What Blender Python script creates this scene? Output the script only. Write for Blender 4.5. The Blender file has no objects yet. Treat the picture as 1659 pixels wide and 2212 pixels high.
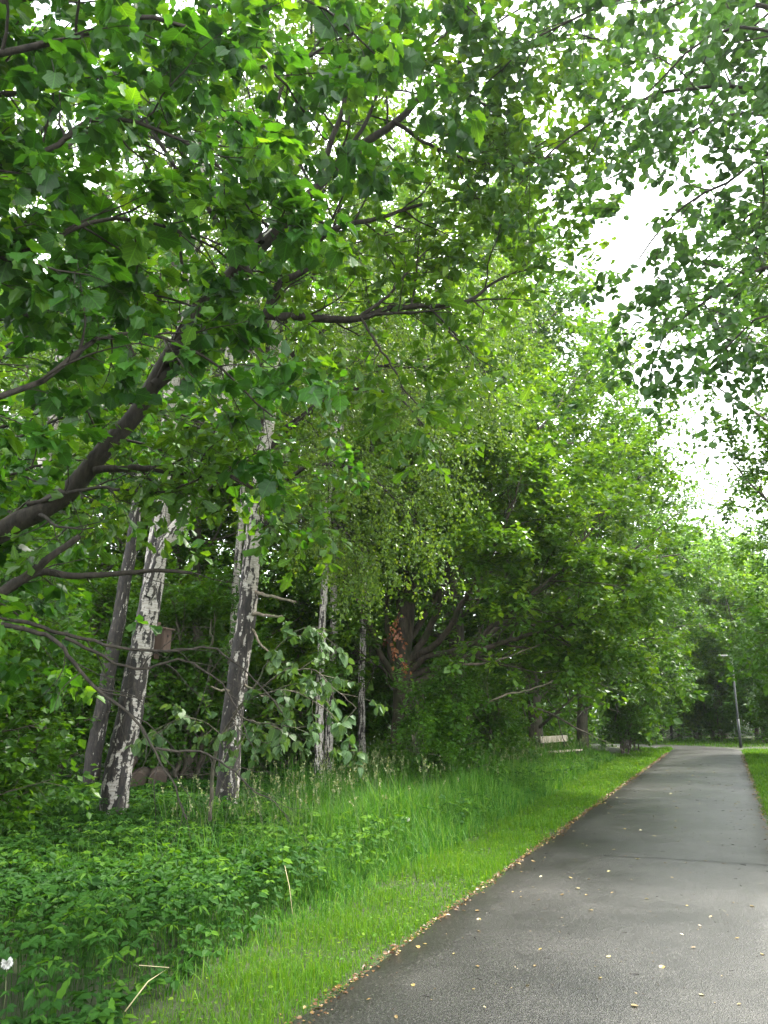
import bpy, math
import numpy as np
from mathutils import Vector, Matrix, Euler

# ------------------------------------------------------------------ camera, sky, sun, exposure
C = bpy.context.scene.collection
SC = bpy.context.scene
PITCH = math.radians(13.9)
EYE = 1.65
cam_d = bpy.data.cameras.new('camera')
cam_d.sensor_fit = 'VERTICAL'
cam_d.sensor_height = 36.0
cam_d.lens = 18.0 / math.tan(math.radians(65.3 / 2))
cam_d.clip_start = 0.05
cam_d.clip_end = 3000
cam = bpy.data.objects.new('camera', cam_d)
C.objects.link(cam)
cam.location = (0, 0, EYE)
cam.rotation_euler = (math.pi / 2 + PITCH, 0, 0)
SC.camera = cam

SUN_AZ, SUN_EL = math.radians(60), math.radians(58)
world = bpy.data.worlds.new('World')
SC.world = world
world.use_nodes = True
nt = world.node_tree
nt.nodes.clear()
out = nt.nodes.new('ShaderNodeOutputWorld')
bg = nt.nodes.new('ShaderNodeBackground')
bg.inputs['Strength'].default_value = 0.095
sky = nt.nodes.new('ShaderNodeTexSky')
sky.sky_type = 'NISHITA'
sky.sun_disc = False
sky.sun_elevation = SUN_EL
sky.sun_rotation = SUN_AZ
sky.air_density = 1.0
sky.dust_density = 2.0
tc = nt.nodes.new('ShaderNodeTexCoord')
cl = nt.nodes.new('ShaderNodeTexNoise')
cl.inputs['Scale'].default_value = 2.6
cl.inputs['Detail'].default_value = 7
cl.inputs['Roughness'].default_value = 0.55
ramp = nt.nodes.new('ShaderNodeValToRGB')
ramp.color_ramp.elements[0].position = 0.30
ramp.color_ramp.elements[1].position = 0.46
mix = nt.nodes.new('ShaderNodeMix')
mix.data_type = 'RGBA'
mix.inputs['B'].default_value = (9.4, 9.7, 10.0, 1)
nt.links.new(tc.outputs['Generated'], cl.inputs['Vector'])
nt.links.new(cl.outputs['Fac'], ramp.inputs['Fac'])
nt.links.new(ramp.outputs['Color'], mix.inputs['Factor'])
nt.links.new(sky.outputs['Color'], mix.inputs['A'])
nt.links.new(mix.outputs['Result'], bg.inputs['Color'])
nt.links.new(bg.outputs['Background'], out.inputs['Surface'])

sun_d = bpy.data.lights.new('sun', 'SUN')
sun_d.energy = 2.0
sun_d.angle = math.radians(7)
sun_d.color = (1.0, 0.95, 0.86)
sun = bpy.data.objects.new('sun', sun_d)
C.objects.link(sun)
sv = Vector((math.cos(SUN_EL) * math.sin(SUN_AZ), math.cos(SUN_EL) * math.cos(SUN_AZ), math.sin(SUN_EL)))
sun.rotation_euler = sv.to_track_quat('Z', 'Y').to_euler()
sun.location = (20, 20, 40)

SC.view_settings.view_transform = 'Standard'
SC.view_settings.look = 'None'
SC.view_settings.gamma = 1.0
SC.view_settings.use_curve_mapping = False
SC.view_settings.exposure = 2.88
SC.render.engine = 'CYCLES'
SC.cycles.max_bounces = 8
SC.cycles.diffuse_bounces = 4
SC.cycles.glossy_bounces = 2
SC.cycles.transmission_bounces = 6
SC.cycles.sample_clamp_indirect = 6.0
SC.cycles.use_denoising = True
SC.cycles.use_adaptive_sampling = False

# ------------------------------------------------------------------ helpers
def rng(seed):
    return np.random.default_rng(seed)

def norm(v):
    return v / np.maximum(np.linalg.norm(v, axis=-1, keepdims=True), 1e-9)

cP, sP = math.cos(PITCH), math.sin(PITCH)
FPX = 1726.0
def at(px, py, Y):
    """A point of the place: the line of sight measured on the photo, taken to a distance of Y metres."""
    x = (px - 829.5) / FPX
    v = (1106 - py) / FPX
    d = np.array([x, cP - v * sP, sP + v * cP])
    return np.array([0, 0, EYE]) + d * (Y / d[1])

def ground(px, py, h=0.0):
    x = (px - 829.5) / FPX
    v = (1106 - py) / FPX
    d = np.array([x, cP - v * sP, sP + v * cP])
    return np.array([0, 0, EYE]) + d * ((h - EYE) / d[2])

def project(Pw):
    """Photo position and depth of world points (used only to choose which leaves show largest)."""
    q = Pw - np.array([0, 0, EYE])
    f = q[..., 1] * cP + q[..., 2] * sP
    u = -q[..., 1] * sP + q[..., 2] * cP
    f = np.where(f > 0.1, f, 1e9)
    return 829.5 + FPX * q[..., 0] / f, 1106 - FPX * u / f, f

def vnoise(p, seed=0):
    """Smooth value noise in 0..1 at points p (N,3)."""
    i = np.floor(p).astype(np.int64)
    f = p - i
    f = f * f * (3 - 2 * f)
    r = 0
    for dx in (0, 1):
        for dy in (0, 1):
            for dz in (0, 1):
                h = (i[:, 0] + dx) * 374761393 + (i[:, 1] + dy) * 668265263 + (i[:, 2] + dz) * 2147483647 + seed * 144665
                h = (h ^ (h >> 13)) * 1274126177
                h = ((h ^ (h >> 16)) & 0xffff) / 65535.0
                w = (f[:, 0] if dx else 1 - f[:, 0]) * (f[:, 1] if dy else 1 - f[:, 1]) * (f[:, 2] if dz else 1 - f[:, 2])
                r = r + w * h
    return r

def tag(o, label=None, cat=None, group=None, kind=None):
    if label: o['label'] = label
    if cat: o['category'] = cat
    if group: o['group'] = group
    if kind: o['kind'] = kind
    return o

def empty(name, loc, label, cat, group=None, rz=0.0):
    o = bpy.data.objects.new(name, None)
    o.empty_display_size = 0.3
    C.objects.link(o)
    o.location = loc
    o.rotation_euler = (0, 0, rz)
    return tag(o, label, cat, group)

def raw_mesh(name, verts, loops, totals, mat, tone=None, smooth=False):
    me = bpy.data.meshes.new(name)
    verts = np.ascontiguousarray(verts, dtype=np.float32)
    loops = np.ascontiguousarray(loops, dtype=np.int32)
    totals = np.ascontiguousarray(totals, dtype=np.int32)
    me.vertices.add(len(verts))
    me.vertices.foreach_set('co', verts.ravel())
    me.loops.add(len(loops))
    me.loops.foreach_set('vertex_index', loops)
    me.polygons.add(len(totals))
    st = np.zeros(len(totals), np.int32)
    st[1:] = np.cumsum(totals)[:-1]
    me.polygons.foreach_set('loop_start', st)
    me.polygons.foreach_set('loop_total', totals)
    me.polygons.foreach_set('use_smooth', np.full(len(totals), bool(smooth)))
    if tone is not None:
        a = me.attributes.new('tone', 'FLOAT', 'POINT')
        a.data.foreach_set('value', np.ascontiguousarray(tone, dtype=np.float32))
    me.materials.append(mat)
    me.update(calc_edges=True)
    return me

def link(name, me, parent=None, kind=None):
    o = bpy.data.objects.new(name, me)
    C.objects.link(o)
    if parent is not None: o.parent = parent
    if kind: o['kind'] = kind
    return o

class MB:
    """Collects boxes, bars and free faces into one mesh."""
    def __init__(s):
        s.v, s.f = [], []
    def box(s, x0, x1, y0, y1, z0, z1):
        b = len(s.v)
        s.v += [(x, y, z) for z in (z0, z1) for (x, y) in ((x0, y0), (x1, y0), (x1, y1), (x0, y1))]
        s.f += [tuple(b + i for i in q) for q in ((3, 2, 1, 0), (4, 5, 6, 7), (0, 1, 5, 4), (1, 2, 6, 5), (2, 3, 7, 6), (3, 0, 4, 7))]
        return s
    def tube(s, pts, rad, sides=8):
        pts = [Vector(p) for p in pts]
        b = len(s.v)
        n = len(pts)
        for i, p in enumerate(pts):
            t = (pts[min(i + 1, n - 1)] - pts[max(i - 1, 0)]).normalized()
            a = Vector((0, 0, 1)) if abs(t.z) < 0.9 else Vector((1, 0, 0))
            u = t.cross(a).normalized()
            w = t.cross(u)
            r = rad[i] if hasattr(rad, '__len__') else rad
            for k in range(sides):
                an = 2 * math.pi * k / sides
                s.v.append(tuple(p + u * math.cos(an) * r + w * math.sin(an) * r))
        for i in range(n - 1):
            for k in range(sides):
                k2 = (k + 1) % sides
                s.f.append((b + i * sides + k, b + i * sides + k2, b + (i + 1) * sides + k2, b + (i + 1) * sides + k))
        s.f.append(tuple(b + k for k in range(sides)))
        s.f.append(tuple(b + (n - 1) * sides + k for k in reversed(range(sides))))
        return s
    def mesh(s, name, mat, bevel=0.0, smooth=False):
        me = bpy.data.meshes.new(name)
        me.from_pydata(s.v, [], s.f)
        me.materials.append(mat)
        if bevel or True:
            import bmesh
            bm = bmesh.new()
            bm.from_mesh(me)
            if bevel:
                bmesh.ops.bevel(bm, geom=list(bm.edges), offset=bevel, segments=1, affect='EDGES')
            bmesh.ops.recalc_face_normals(bm, faces=list(bm.faces))
            bm.to_mesh(me)
            bm.free()
        if smooth:
            for p in me.polygons: p.use_smooth = True
        return me
    def build(s, name, mat, parent=None, bevel=0.0, smooth=False, kind=None):
        return link(name, s.mesh(name, mat, bevel, smooth), parent, kind)

# ------------------------------------------------------------------ materials
def new_mat(name):
    m = bpy.data.materials.new(name)
    m.use_nodes = True
    n = m.node_tree
    n.nodes.clear()
    o = n.nodes.new('ShaderNodeOutputMaterial')
    return m, n, o

def ramp_node(n, stops):
    r = n.nodes.new('ShaderNodeValToRGB')
    e = r.color_ramp.elements
    while len(e) < len(stops): e.new(0.5)
    for i, (p, c) in enumerate(stops):
        e[i].position = p
        e[i].color = (c[0], c[1], c[2], 1)
    return r

def noise_node(n, vec, scale, detail=4, rough=0.6, mapscale=None):
    if mapscale is not None:
        mp = n.nodes.new('ShaderNodeMapping')
        mp.inputs['Scale'].default_value = mapscale
        n.links.new(vec, mp.inputs['Vector'])
        vec = mp.outputs['Vector']
    t = n.nodes.new('ShaderNodeTexNoise')
    t.inputs['Scale'].default_value = scale
    t.inputs['Detail'].default_value = detail
    t.inputs['Roughness'].default_value = rough
    n.links.new(vec, t.inputs['Vector'])
    return t

def leaf_mat(name, dark, mid, light, trans=0.45, tcol=(1.35, 1.25, 0.45), rough=0.42, spec=0.4, veins=False):
    m, n, o = new_mat(name)
    a = n.nodes.new('ShaderNodeAttribute')
    a.attribute_name = 'tone'
    r = ramp_node(n, [(0.0, dark), (0.55, mid), (1.0, light)])
    n.links.new(a.outputs['Fac'], r.inputs['Fac'])
    geo = n.nodes.new('ShaderNodeTexCoord')
    nz = noise_node(n, geo.outputs['Object'], 38.0, 2, 0.5)
    vr = n.nodes.new('ShaderNodeMapRange')
    vr.inputs['To Min'].default_value = 0.72
    vr.inputs['To Max'].default_value = 1.28
    n.links.new(nz.outputs['Fac'], vr.inputs['Value'])
    mv = n.nodes.new('ShaderNodeVectorMath')
    mv.operation = 'SCALE'
    n.links.new(r.outputs['Color'], mv.inputs[0])
    n.links.new(vr.outputs['Result'], mv.inputs['Scale'])
    if veins:                                   # pale midrib and side veins, in the leaf's own coordinates
        def mth(op, a_, b_=None, c_=None):
            k = n.nodes.new('ShaderNodeMath')
            k.operation = op
            for i_, q_ in enumerate((a_, b_, c_)):
                if q_ is None: continue
                if isinstance(q_, (int, float)): k.inputs[i_].default_value = q_
                else: n.links.new(q_, k.inputs[i_])
            return k.outputs['Value']
        sp = n.nodes.new('ShaderNodeSeparateXYZ')
        n.links.new(geo.outputs['Object'], sp.inputs['Vector'])
        ax = mth('ABSOLUTE', sp.outputs['X'])
        rib = mth('LESS_THAN', ax, 0.025)
        wv = mth('SINE', mth('MULTIPLY', mth('SUBTRACT', sp.outputs['Y'], mth('MULTIPLY', ax, 0.9)), 34.0))
        side = mth('GREATER_THAN', wv, 0.86)
        vm = mth('MULTIPLY_ADD', mth('MAXIMUM', rib, mth('MULTIPLY', side, 0.5)), 0.7, 0.92)
        mul = mth('MULTIPLY', vr.outputs['Result'], vm)
        n.links.new(mul, mv.inputs['Scale'])
    p = n.nodes.new('ShaderNodeBsdfPrincipled')
    p.inputs['Roughness'].default_value = rough
    p.inputs['Specular IOR Level'].default_value = spec
    n.links.new(mv.outputs['Vector'], p.inputs['Base Color'])
    tm = n.nodes.new('ShaderNodeVectorMath')
    tm.operation = 'MULTIPLY'
    tm.inputs[1].default_value = tcol
    n.links.new(mv.outputs['Vector'], tm.inputs[0])
    t = n.nodes.new('ShaderNodeBsdfTranslucent')
    n.links.new(tm.outputs['Vector'], t.inputs['Color'])
    mx = n.nodes.new('ShaderNodeMixShader')
    mx.inputs['Fac'].default_value = trans
    n.links.new(p.outputs['BSDF'], mx.inputs[1])
    n.links.new(t.outputs['BSDF'], mx.inputs[2])
    n.links.new(mx.outputs['Shader'], o.inputs['Surface'])
    return m

def bark_mat(name, c0, c1, scale=18, zs=0.25, bump=0.6, moss=None):
    m, n, o = new_mat(name)
    tcn = n.nodes.new('ShaderNodeTexCoord')
    t = noise_node(n, tcn.outputs['Object'], scale, 6, 0.7, (1, 1, zs))
    r = ramp_node(n, [(0.32, c0), (0.68, c1)])
    n.links.new(t.outputs['Fac'], r.inputs['Fac'])
    col = r.outputs['Color']
    if moss is not None:
        t2 = noise_node(n, tcn.outputs['Object'], 3.0, 4, 0.6)
        r2 = ramp_node(n, [(0.48, (0, 0, 0)), (0.62, (0.7, 0.7, 0.7))])
        n.links.new(t2.outputs['Fac'], r2.inputs['Fac'])
        mx = n.nodes.new('ShaderNodeMix')
        mx.data_type = 'RGBA'
        mx.inputs['B'].default_value = (*moss, 1)
        n.links.new(r2.outputs['Color'], mx.inputs['Factor'])
        n.links.new(col, mx.inputs['A'])
        col = mx.outputs['Result']
    p = n.nodes.new('ShaderNodeBsdfPrincipled')
    p.inputs['Roughness'].default_value = 0.85
    p.inputs['Specular IOR Level'].default_value = 0.25
    n.links.new(col, p.inputs['Base Color'])
    b = n.nodes.new('ShaderNodeBump')
    b.inputs['Strength'].default_value = bump
    b.inputs['Distance'].default_value = 0.02
    n.links.new(t.outputs['Fac'], b.inputs['Height'])
    n.links.new(b.outputs['Normal'], p.inputs['Normal'])
    n.links.new(p.outputs['BSDF'], o.inputs['Surface'])
    return m

def plain_mat(name, c, rough=0.6, metal=0.0, var=0.25, scale=12.0, zs=1.0, spec=0.4):
    m, n, o = new_mat(name)
    tcn = n.nodes.new('ShaderNodeTexCoord')
    t = noise_node(n, tcn.outputs['Object'], scale, 5, 0.65, (1, 1, zs))
    r = ramp_node(n, [(0.3, tuple(x * (1 - var) for x in c)), (0.7, tuple(x * (1 + var) for x in c))])
    n.links.new(t.outputs['Fac'], r.inputs['Fac'])
    p = n.nodes.new('ShaderNodeBsdfPrincipled')
    p.inputs['Roughness'].default_value = rough
    p.inputs['Metallic'].default_value = metal
    p.inputs['Specular IOR Level'].default_value = spec
    n.links.new(r.outputs['Color'], p.inputs['Base Color'])
    n.links.new(p.outputs['BSDF'], o.inputs['Surface'])
    return m

def birch_mat():
    m, n, o = new_mat('birch_bark')
    tcn = n.nodes.new('ShaderNodeTexCoord')
    # white papery skin with fine horizontal marks
    fine = noise_node(n, tcn.outputs['Object'], 9, 5, 0.7, (1, 1, 7))
    white = ramp_node(n, [(0.34, (0.16, 0.13, 0.10)), (0.44, (0.30, 0.27, 0.235)), (0.65, (0.50, 0.47, 0.42))])
    n.links.new(fine.outputs['Fac'], white.inputs['Fac'])
    # dark rugged bark
    rough = noise_node(n, tcn.outputs['Object'], 22, 6, 0.75, (1, 1, 0.28))
    dark = ramp_node(n, [(0.36, (0.005, 0.0045, 0.004)), (0.5, (0.018, 0.0145, 0.012)), (0.68, (0.062, 0.049, 0.038))])
    n.links.new(rough.outputs['Fac'], dark.inputs['Fac'])
    # mask: attribute carries the rugged share and painted side light from the geometry
    a = n.nodes.new('ShaderNodeAttribute')
    a.attribute_name = 'tone'
    ed = noise_node(n, tcn.outputs['Object'], 26, 4, 0.65, (1, 1, 0.8))
    ad = n.nodes.new('ShaderNodeMath')
    ad.operation = 'MULTIPLY_ADD'
    ad.inputs[1].default_value = 1.3
    ad.inputs[2].default_value = -0.65
    n.links.new(ed.outputs['Fac'], ad.inputs[0])
    sm = n.nodes.new('ShaderNodeMath')
    sm.operation = 'ADD'
    n.links.new(a.outputs['Fac'], sm.inputs[0])
    n.links.new(ad.outputs['Value'], sm.inputs[1])
    mk = ramp_node(n, [(0.43, (0, 0, 0)), (0.57, (1, 1, 1))])
    n.links.new(sm.outputs['Value'], mk.inputs['Fac'])
    mx = n.nodes.new('ShaderNodeMix')
    mx.data_type = 'RGBA'
    n.links.new(mk.outputs['Color'], mx.inputs['Factor'])
    n.links.new(white.outputs['Color'], mx.inputs['A'])
    n.links.new(dark.outputs['Color'], mx.inputs['B'])
    p = n.nodes.new('ShaderNodeBsdfPrincipled')
    p.inputs['Roughness'].default_value = 0.8
    n.links.new(mx.outputs['Result'], p.inputs['Base Color'])
    b = n.nodes.new('ShaderNodeBump')
    b.inputs['Strength'].default_value = 0.7
    b.inputs['Distance'].default_value = 0.02
    n.links.new(rough.outputs['Fac'], b.inputs['Height'])
    n.links.new(b.outputs['Normal'], p.inputs['Normal'])
    n.links.new(p.outputs['BSDF'], o.inputs['Surface'])
    return m

L_MAPLE = leaf_mat('maple_leaf', (0.017, 0.066, 0.010), (0.036, 0.118, 0.011), (0.11, 0.24, 0.015), 0.5, tcol=(1.7, 1.5, 0.4))
L_MAPLE_NEAR = leaf_mat('maple_leaf_veined', (0.017, 0.066, 0.010), (0.036, 0.118, 0.011), (0.11, 0.24, 0.015), 0.5, tcol=(1.7, 1.5, 0.4), veins=True)
L_OAK = leaf_mat('oak_leaf', (0.030, 0.085, 0.011), (0.062, 0.148, 0.012), (0.14, 0.25, 0.016), 0.5, tcol=(1.6, 1.4, 0.4))
L_OAK_NEAR = leaf_mat('oak_leaf_veined', (0.030, 0.085, 0.011), (0.062, 0.148, 0.012), (0.14, 0.25, 0.016), 0.5, tcol=(1.6, 1.4, 0.4), veins=True)
L_ROUND = leaf_mat('alder_leaf', (0.026, 0.070, 0.020), (0.045, 0.11, 0.026), (0.08, 0.16, 0.034), 0.48, tcol=(1.4, 1.35, 0.6))
L_ROUND_NEAR = leaf_mat('alder_leaf_veined', (0.026, 0.070, 0.020), (0.045, 0.11, 0.026), (0.08, 0.16, 0.034), 0.48, tcol=(1.4, 1.35, 0.6), veins=True)
L_BIRCH = leaf_mat('birch_leaf', (0.042, 0.090, 0.012), (0.085, 0.165, 0.020), (0.17, 0.26, 0.035), 0.5, rough=0.33, tcol=(1.5, 1.35, 0.45))
L_WOOD = leaf_mat('wood_leaf', (0.026, 0.085, 0.010), (0.058, 0.150, 0.012), (0.13, 0.25, 0.016), 0.5, tcol=(1.6, 1.4, 0.4))
L_LIME = leaf_mat('lime_leaf', (0.026, 0.068, 0.020), (0.050, 0.105, 0.034), (0.085, 0.15, 0.05), 0.42, rough=0.5, spec=0.28)
L_LIME_NEAR = leaf_mat('lime_leaf_veined', (0.026, 0.068, 0.020), (0.050, 0.105, 0.034), (0.085, 0.15, 0.05), 0.42, rough=0.5, spec=0.28, veins=True)
L_ELDER = leaf_mat('ground_elder_leaf', (0.014, 0.054, 0.008), (0.028, 0.090, 0.010), (0.085, 0.185, 0.012), 0.42, rough=0.6, spec=0.14)
L_GRASS = leaf_mat('grass_blade', (0.028, 0.090, 0.006), (0.060, 0.160, 0.008), (0.14, 0.235, 0.018), 0.48, tcol=(1.5, 1.35, 0.4), rough=0.55, spec=0.2)
L_TALL = leaf_mat('tall_grass_blade', (0.028, 0.100, 0.012), (0.060, 0.175, 0.018), (0.14, 0.25, 0.045), 0.45, rough=0.55, spec=0.2)
L_SEED = leaf_mat('grass_seed', (0.10, 0.14, 0.05), (0.17, 0.20, 0.085), (0.26, 0.27, 0.14), 0.3)
L_DEAD = leaf_mat('dead_leaf', (0.12, 0.045, 0.020), (0.24, 0.095, 0.042), (0.36, 0.17, 0.08), 0.35, tcol=(1.3, 0.9, 0.6))
L_LITTER = leaf_mat('litter_leaf', (0.045, 0.022, 0.012), (0.14, 0.075, 0.03), (0.38, 0.27, 0.09), 0.2, tcol=(1.1, 0.9, 0.5))
L_YELLOW = leaf_mat('yellow_leaf', (0.17, 0.11, 0.045), (0.32, 0.25, 0.09), (0.42, 0.38, 0.20), 0.2, tcol=(1.1, 1.0, 0.5))
B_DARK = bark_mat('dark_bark', (0.010, 0.009, 0.007), (0.048, 0.040, 0.030), 22, 0.25, 0.7)
B_OAK = bark_mat('oak_bark', (0.016, 0.013, 0.009), (0.085, 0.068, 0.048), 16, 0.2, 0.8, (0.03, 0.04, 0.015))
B_GREY = bark_mat('grey_bark', (0.035, 0.030, 0.022), (0.14, 0.12, 0.09), 20, 0.25, 0.6, (0.05, 0.065, 0.03))
B_DEADWOOD = bark_mat('pale_dead_wood', (0.07, 0.055, 0.04), (0.24, 0.20, 0.15), 20, 0.3, 0.6, (0.10, 0.11, 0.06))
B_BIRCH = birch_mat()
# ------------------------------------------------------------------ tree tools
def spline(ctrl, n):
    """Smooth polyline of n points through the control points."""
    c = np.asarray(ctrl, float)
    if len(c) == 2:
        t = np.linspace(0, 1, n)[:, None]
        return c[0] * (1 - t) + c[1] * t
    c = np.vstack([2 * c[0] - c[1], c, 2 * c[-1] - c[-2]])
    k = np.concatenate([[0], np.cumsum(np.sqrt(np.maximum(np.linalg.norm(np.diff(c, axis=0), axis=1), 1e-6)))])   # centripetal
    x = np.linspace(k[1], k[-2] - 1e-9, 400)
    i = np.clip(np.searchsorted(k, x, side='right') - 1, 1, len(c) - 3)
    def mixp(a, b, ta, tb): return a * ((tb - x) / (tb - ta))[:, None] + b * ((x - ta) / (tb - ta))[:, None]
    t0, t1, t2, t3 = k[i - 1], k[i], k[i + 1], k[i + 2]
    A1, A2, A3 = mixp(c[i - 1], c[i], t0, t1), mixp(c[i], c[i + 1], t1, t2), mixp(c[i + 1], c[i + 2], t2, t3)
    Q = mixp(mixp(A1, A2, t0, t2), mixp(A2, A3, t1, t3), t1, t2)
    s = np.concatenate([[0], np.cumsum(np.linalg.norm(np.diff(Q, axis=0), axis=1))])
    w = np.linspace(0, s[-1], n)
    return np.stack([np.interp(w, s, Q[:, a]) for a in range(3)], 1)

def limb(ctrl, r0, r1, n=24, r=None, wob=0.0, power=1.0):
    P = spline(ctrl, n)
    if r is not None and wob:
        k = np.cumsum(r.normal(0, wob, (n, 3)), 0)
        k -= np.linspace(0, 1, n)[:, None] * k[-1]
        P = P + k
    t = np.linspace(0, 1, n) ** power
    return P, r0 * (1 - t) + r1 * t

def grow(r, P, R, n, t0=0.2, ang=0.9, sd=0.2, length=1.0, curve=0.12, trop=(0, 0, 0.05), rr=0.6, rk=0.02, npts=8, shape=None, flat=0.0, t1=1.0, tip=0.25):
    """n side shoots on every polyline of P (B,k,3); all shoots of a level at once."""
    B, k, _ = P.shape
    t = t0 + (t1 - t0) * (np.arange(n)[None] + r.random((B, n))) / n
    s = t * (k - 1)
    i = np.minimum(s.astype(int), k - 2)
    u = (s - i)[..., None]
    b = np.arange(B)[:, None]
    pos = P[b, i] * (1 - u) + P[b, i + 1] * u
    tan = norm(P[b, i + 1] - P[b, i])
    pr = R[b, i] * (1 - u[..., 0]) + R[b, i + 1] * u[..., 0]
    ref = np.where(np.abs(tan[..., 2:3]) < 0.9, np.array([0, 0, 1.0]), np.array([1.0, 0, 0]))
    e1 = norm(np.cross(tan, ref))
    e2 = np.cross(tan, e1)
    az = r.random((B, 1)) * 6.283 + np.arange(n)[None] * 2.4 + r.normal(0, 0.4, (B, n))
    side = np.cos(az)[..., None] * e1 + np.sin(az)[..., None] * e2 * (1 - flat)
    side = norm(side)
    a = (ang + r.normal(0, sd, (B, n)))[..., None]
    d = norm(np.cos(a) * tan + np.sin(a) * side)
    L = np.broadcast_to(np.asarray(length, float).reshape(-1, 1) if np.ndim(length) else length, (B, n)) * r.uniform(0.65, 1.25, (B, n))
    if shape is not None: L = L * shape(t)
    pos, d, L, pr = pos.reshape(-1, 3), d.reshape(-1, 3), L.reshape(-1), pr.reshape(-1)
    rad = np.minimum(pr * rr, rk * L + 0.002)
    out_p = [pos]
    step = (L / (npts - 1))[:, None]
    tr = np.asarray(trop, float)
    p = pos
    for j in range(npts - 1):
        d = norm(d + r.normal(0, curve, d.shape) + tr)
        p = p + d * step
        out_p.append(p)
    Q = np.stack(out_p, 1)
    tt = np.linspace(0, 1, npts)[None]
    RR = rad[:, None] * (1 - tt * (1 - tip))
    return Q, RR

def tubes(groups, base):
    """Join groups of (P, R, sides) into one array mesh of tapered tubes."""
    vs, fs, off = [], [], 0
    for P, R, sides in groups:
        if P.ndim == 2: P, R = P[None], R[None]
        B, k, _ = P.shape
        T = np.empty_like(P)
        T[:, 1:-1] = P[:, 2:] - P[:, :-2]
        T[:, 0] = P[:, 1] - P[:, 0]
        T[:, -1] = P[:, -1] - P[:, -2]
        T = norm(T)
        m = norm(P[:, -1] - P[:, 0])
        ref = np.where(np.abs(m[:, 2:3]) < 0.8, np.array([0, 0, 1.0]), np.array([1.0, 0.2, 0]))[:, None]
        e1 = norm(ref - (ref * T).sum(-1, keepdims=True) * T)
        e2 = np.cross(T, e1)
        an = np.arange(sides) * 2 * np.pi / sides
        ring = np.cos(an)[None, None, :, None] * e1[:, :, None] + np.sin(an)[None, None, :, None] * e2[:, :, None]
        V = P[:, :, None] + ring * R[:, :, None, None]
        idx = (np.arange(B * k * sides) + off).reshape(B, k, sides)
        nx = np.roll(idx, -1, 2)
        F = np.stack([idx[:, :-1], nx[:, :-1], nx[:, 1:], idx[:, 1:]], -1).reshape(-1, 4)
        vs.append(V.reshape(-1, 3))
        fs.append(F)
        off += B * k * sides
    return np.vstack(vs) - np.asarray(base), np.vstack(fs)

def wood_mesh(name, groups, base, mat, fiss=0.0):
    V, F = tubes(groups, base)
    return raw_mesh(name, V, F.ravel(), np.full(len(F), 4), mat, None, True)

# leaf outlines: base at the origin, tip at (0,1,0); each is a list of right-half outline points, mirrored about a folded midrib
def template(right, fold=0.12, curl=0.0, center=True):
    """Two halves folded along the midrib. Returns verts, list of faces."""
    rp = [(x, y, abs(x) * fold + curl * y * y) for x, y in right]
    v = [(0, 0, 0)] + rp + [(0, 1, curl)]
    n = len(rp)
    tip = n + 1
    v += [(-x, y, z) for x, y, z in rp]
    f = [tuple(range(0, n + 2)), tuple([0, tip] + [tip + 1 + i for i in reversed(range(n))])]
    return np.array(v, float), f

def template_fine(right, fold=0.16, curl=-0.25, stalk=0.5, wave=0.03):
    """A near leaf: curved blade with a midrib row of points and a thin stalk."""
    n = len(right)
    ys = [max(0.0, y) for x, y in right]
    ys = list(np.maximum.accumulate(ys))
    mid = [(0, y * 0.98, curl * y * y) for y in ys]
    def z(x, y, i): return abs(x) * fold - 0.35 * x * x + curl * y * y + wave * (1 if i % 2 else -1)
    R = [(x, y, z(x, y, i)) for i, (x, y) in enumerate(right)]
    Lf = [(-x, y, z(x, y, i + 1)) for i, (x, y) in enumerate(right)]
    v = [(0, 0, 0)] + mid + R + Lf + [(0, 1, curl), (-0.012, -stalk, 0.06), (0.012, -stalk, 0.06), (0.012, 0, 0), (-0.012, 0, 0)]
    m0, r0, l0, tip = 1, 1 + n, 1 + 2 * n, 1 + 3 * n
    f = [(0, r0, m0), (0, m0, l0)]
    for i in range(n - 1):
        f += [(m0 + i, r0 + i, r0 + i + 1, m0 + i + 1), (m0 + i, m0 + i + 1, l0 + i + 1, l0 + i)]
    f += [(m0 + n - 1, r0 + n - 1, tip), (m0 + n - 1, tip, l0 + n - 1), (tip + 1, tip + 2, tip + 3, tip + 4)]
    return np.array(v, float), f

T_MAPLE_NEAR = template_fine([(0.20, -0.10), (0.42, -0.04), (0.40, 0.10), (0.45, 0.22), (0.60, 0.42), (0.47, 0.50), (0.36, 0.60), (0.33, 0.74), (0.18, 0.80)])
T_OAK_NEAR = template_fine([(0.07, 0.14), (0.19, 0.22), (0.12, 0.33), (0.29, 0.44), (0.18, 0.55), (0.36, 0.70), (0.21, 0.80), (0.19, 0.95)], 0.14, -0.2, 0.12, 0.02)
T_ROUND_NEAR = template_fine([(0.28, 0.06), (0.42, 0.24), (0.46, 0.48), (0.40, 0.70), (0.24, 0.90)], 0.16, -0.18, 0.4, 0.015)
T_LIME_NEAR = template_fine([(0.24, -0.06), (0.42, 0.08), (0.44, 0.28), (0.38, 0.52), (0.26, 0.74), (0.12, 0.90)], 0.18, -0.28, 0.4, 0.02)
T_DIAMOND = template([(0.32, 0.45)], 0.2, -0.1)
T_OVAL = template([(0.26, 0.18), (0.30, 0.55)], 0.22, -0.16)
T_ROUND = template([(0.34, 0.10), (0.46, 0.48), (0.28, 0.86)], 0.16, -0.12)
T_MAPLE = template([(0.22, -0.09), (0.45, 0.0), (0.43, 0.20), (0.62, 0.43), (0.44, 0.52), (0.36, 0.74), (0.16, 0.80)], 0.18, -0.26)
T_LIMEL = template([(0.30, -0.06), (0.44, 0.22), (0.36, 0.62), (0.13, 0.86)], 0.18, -0.24)
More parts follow.
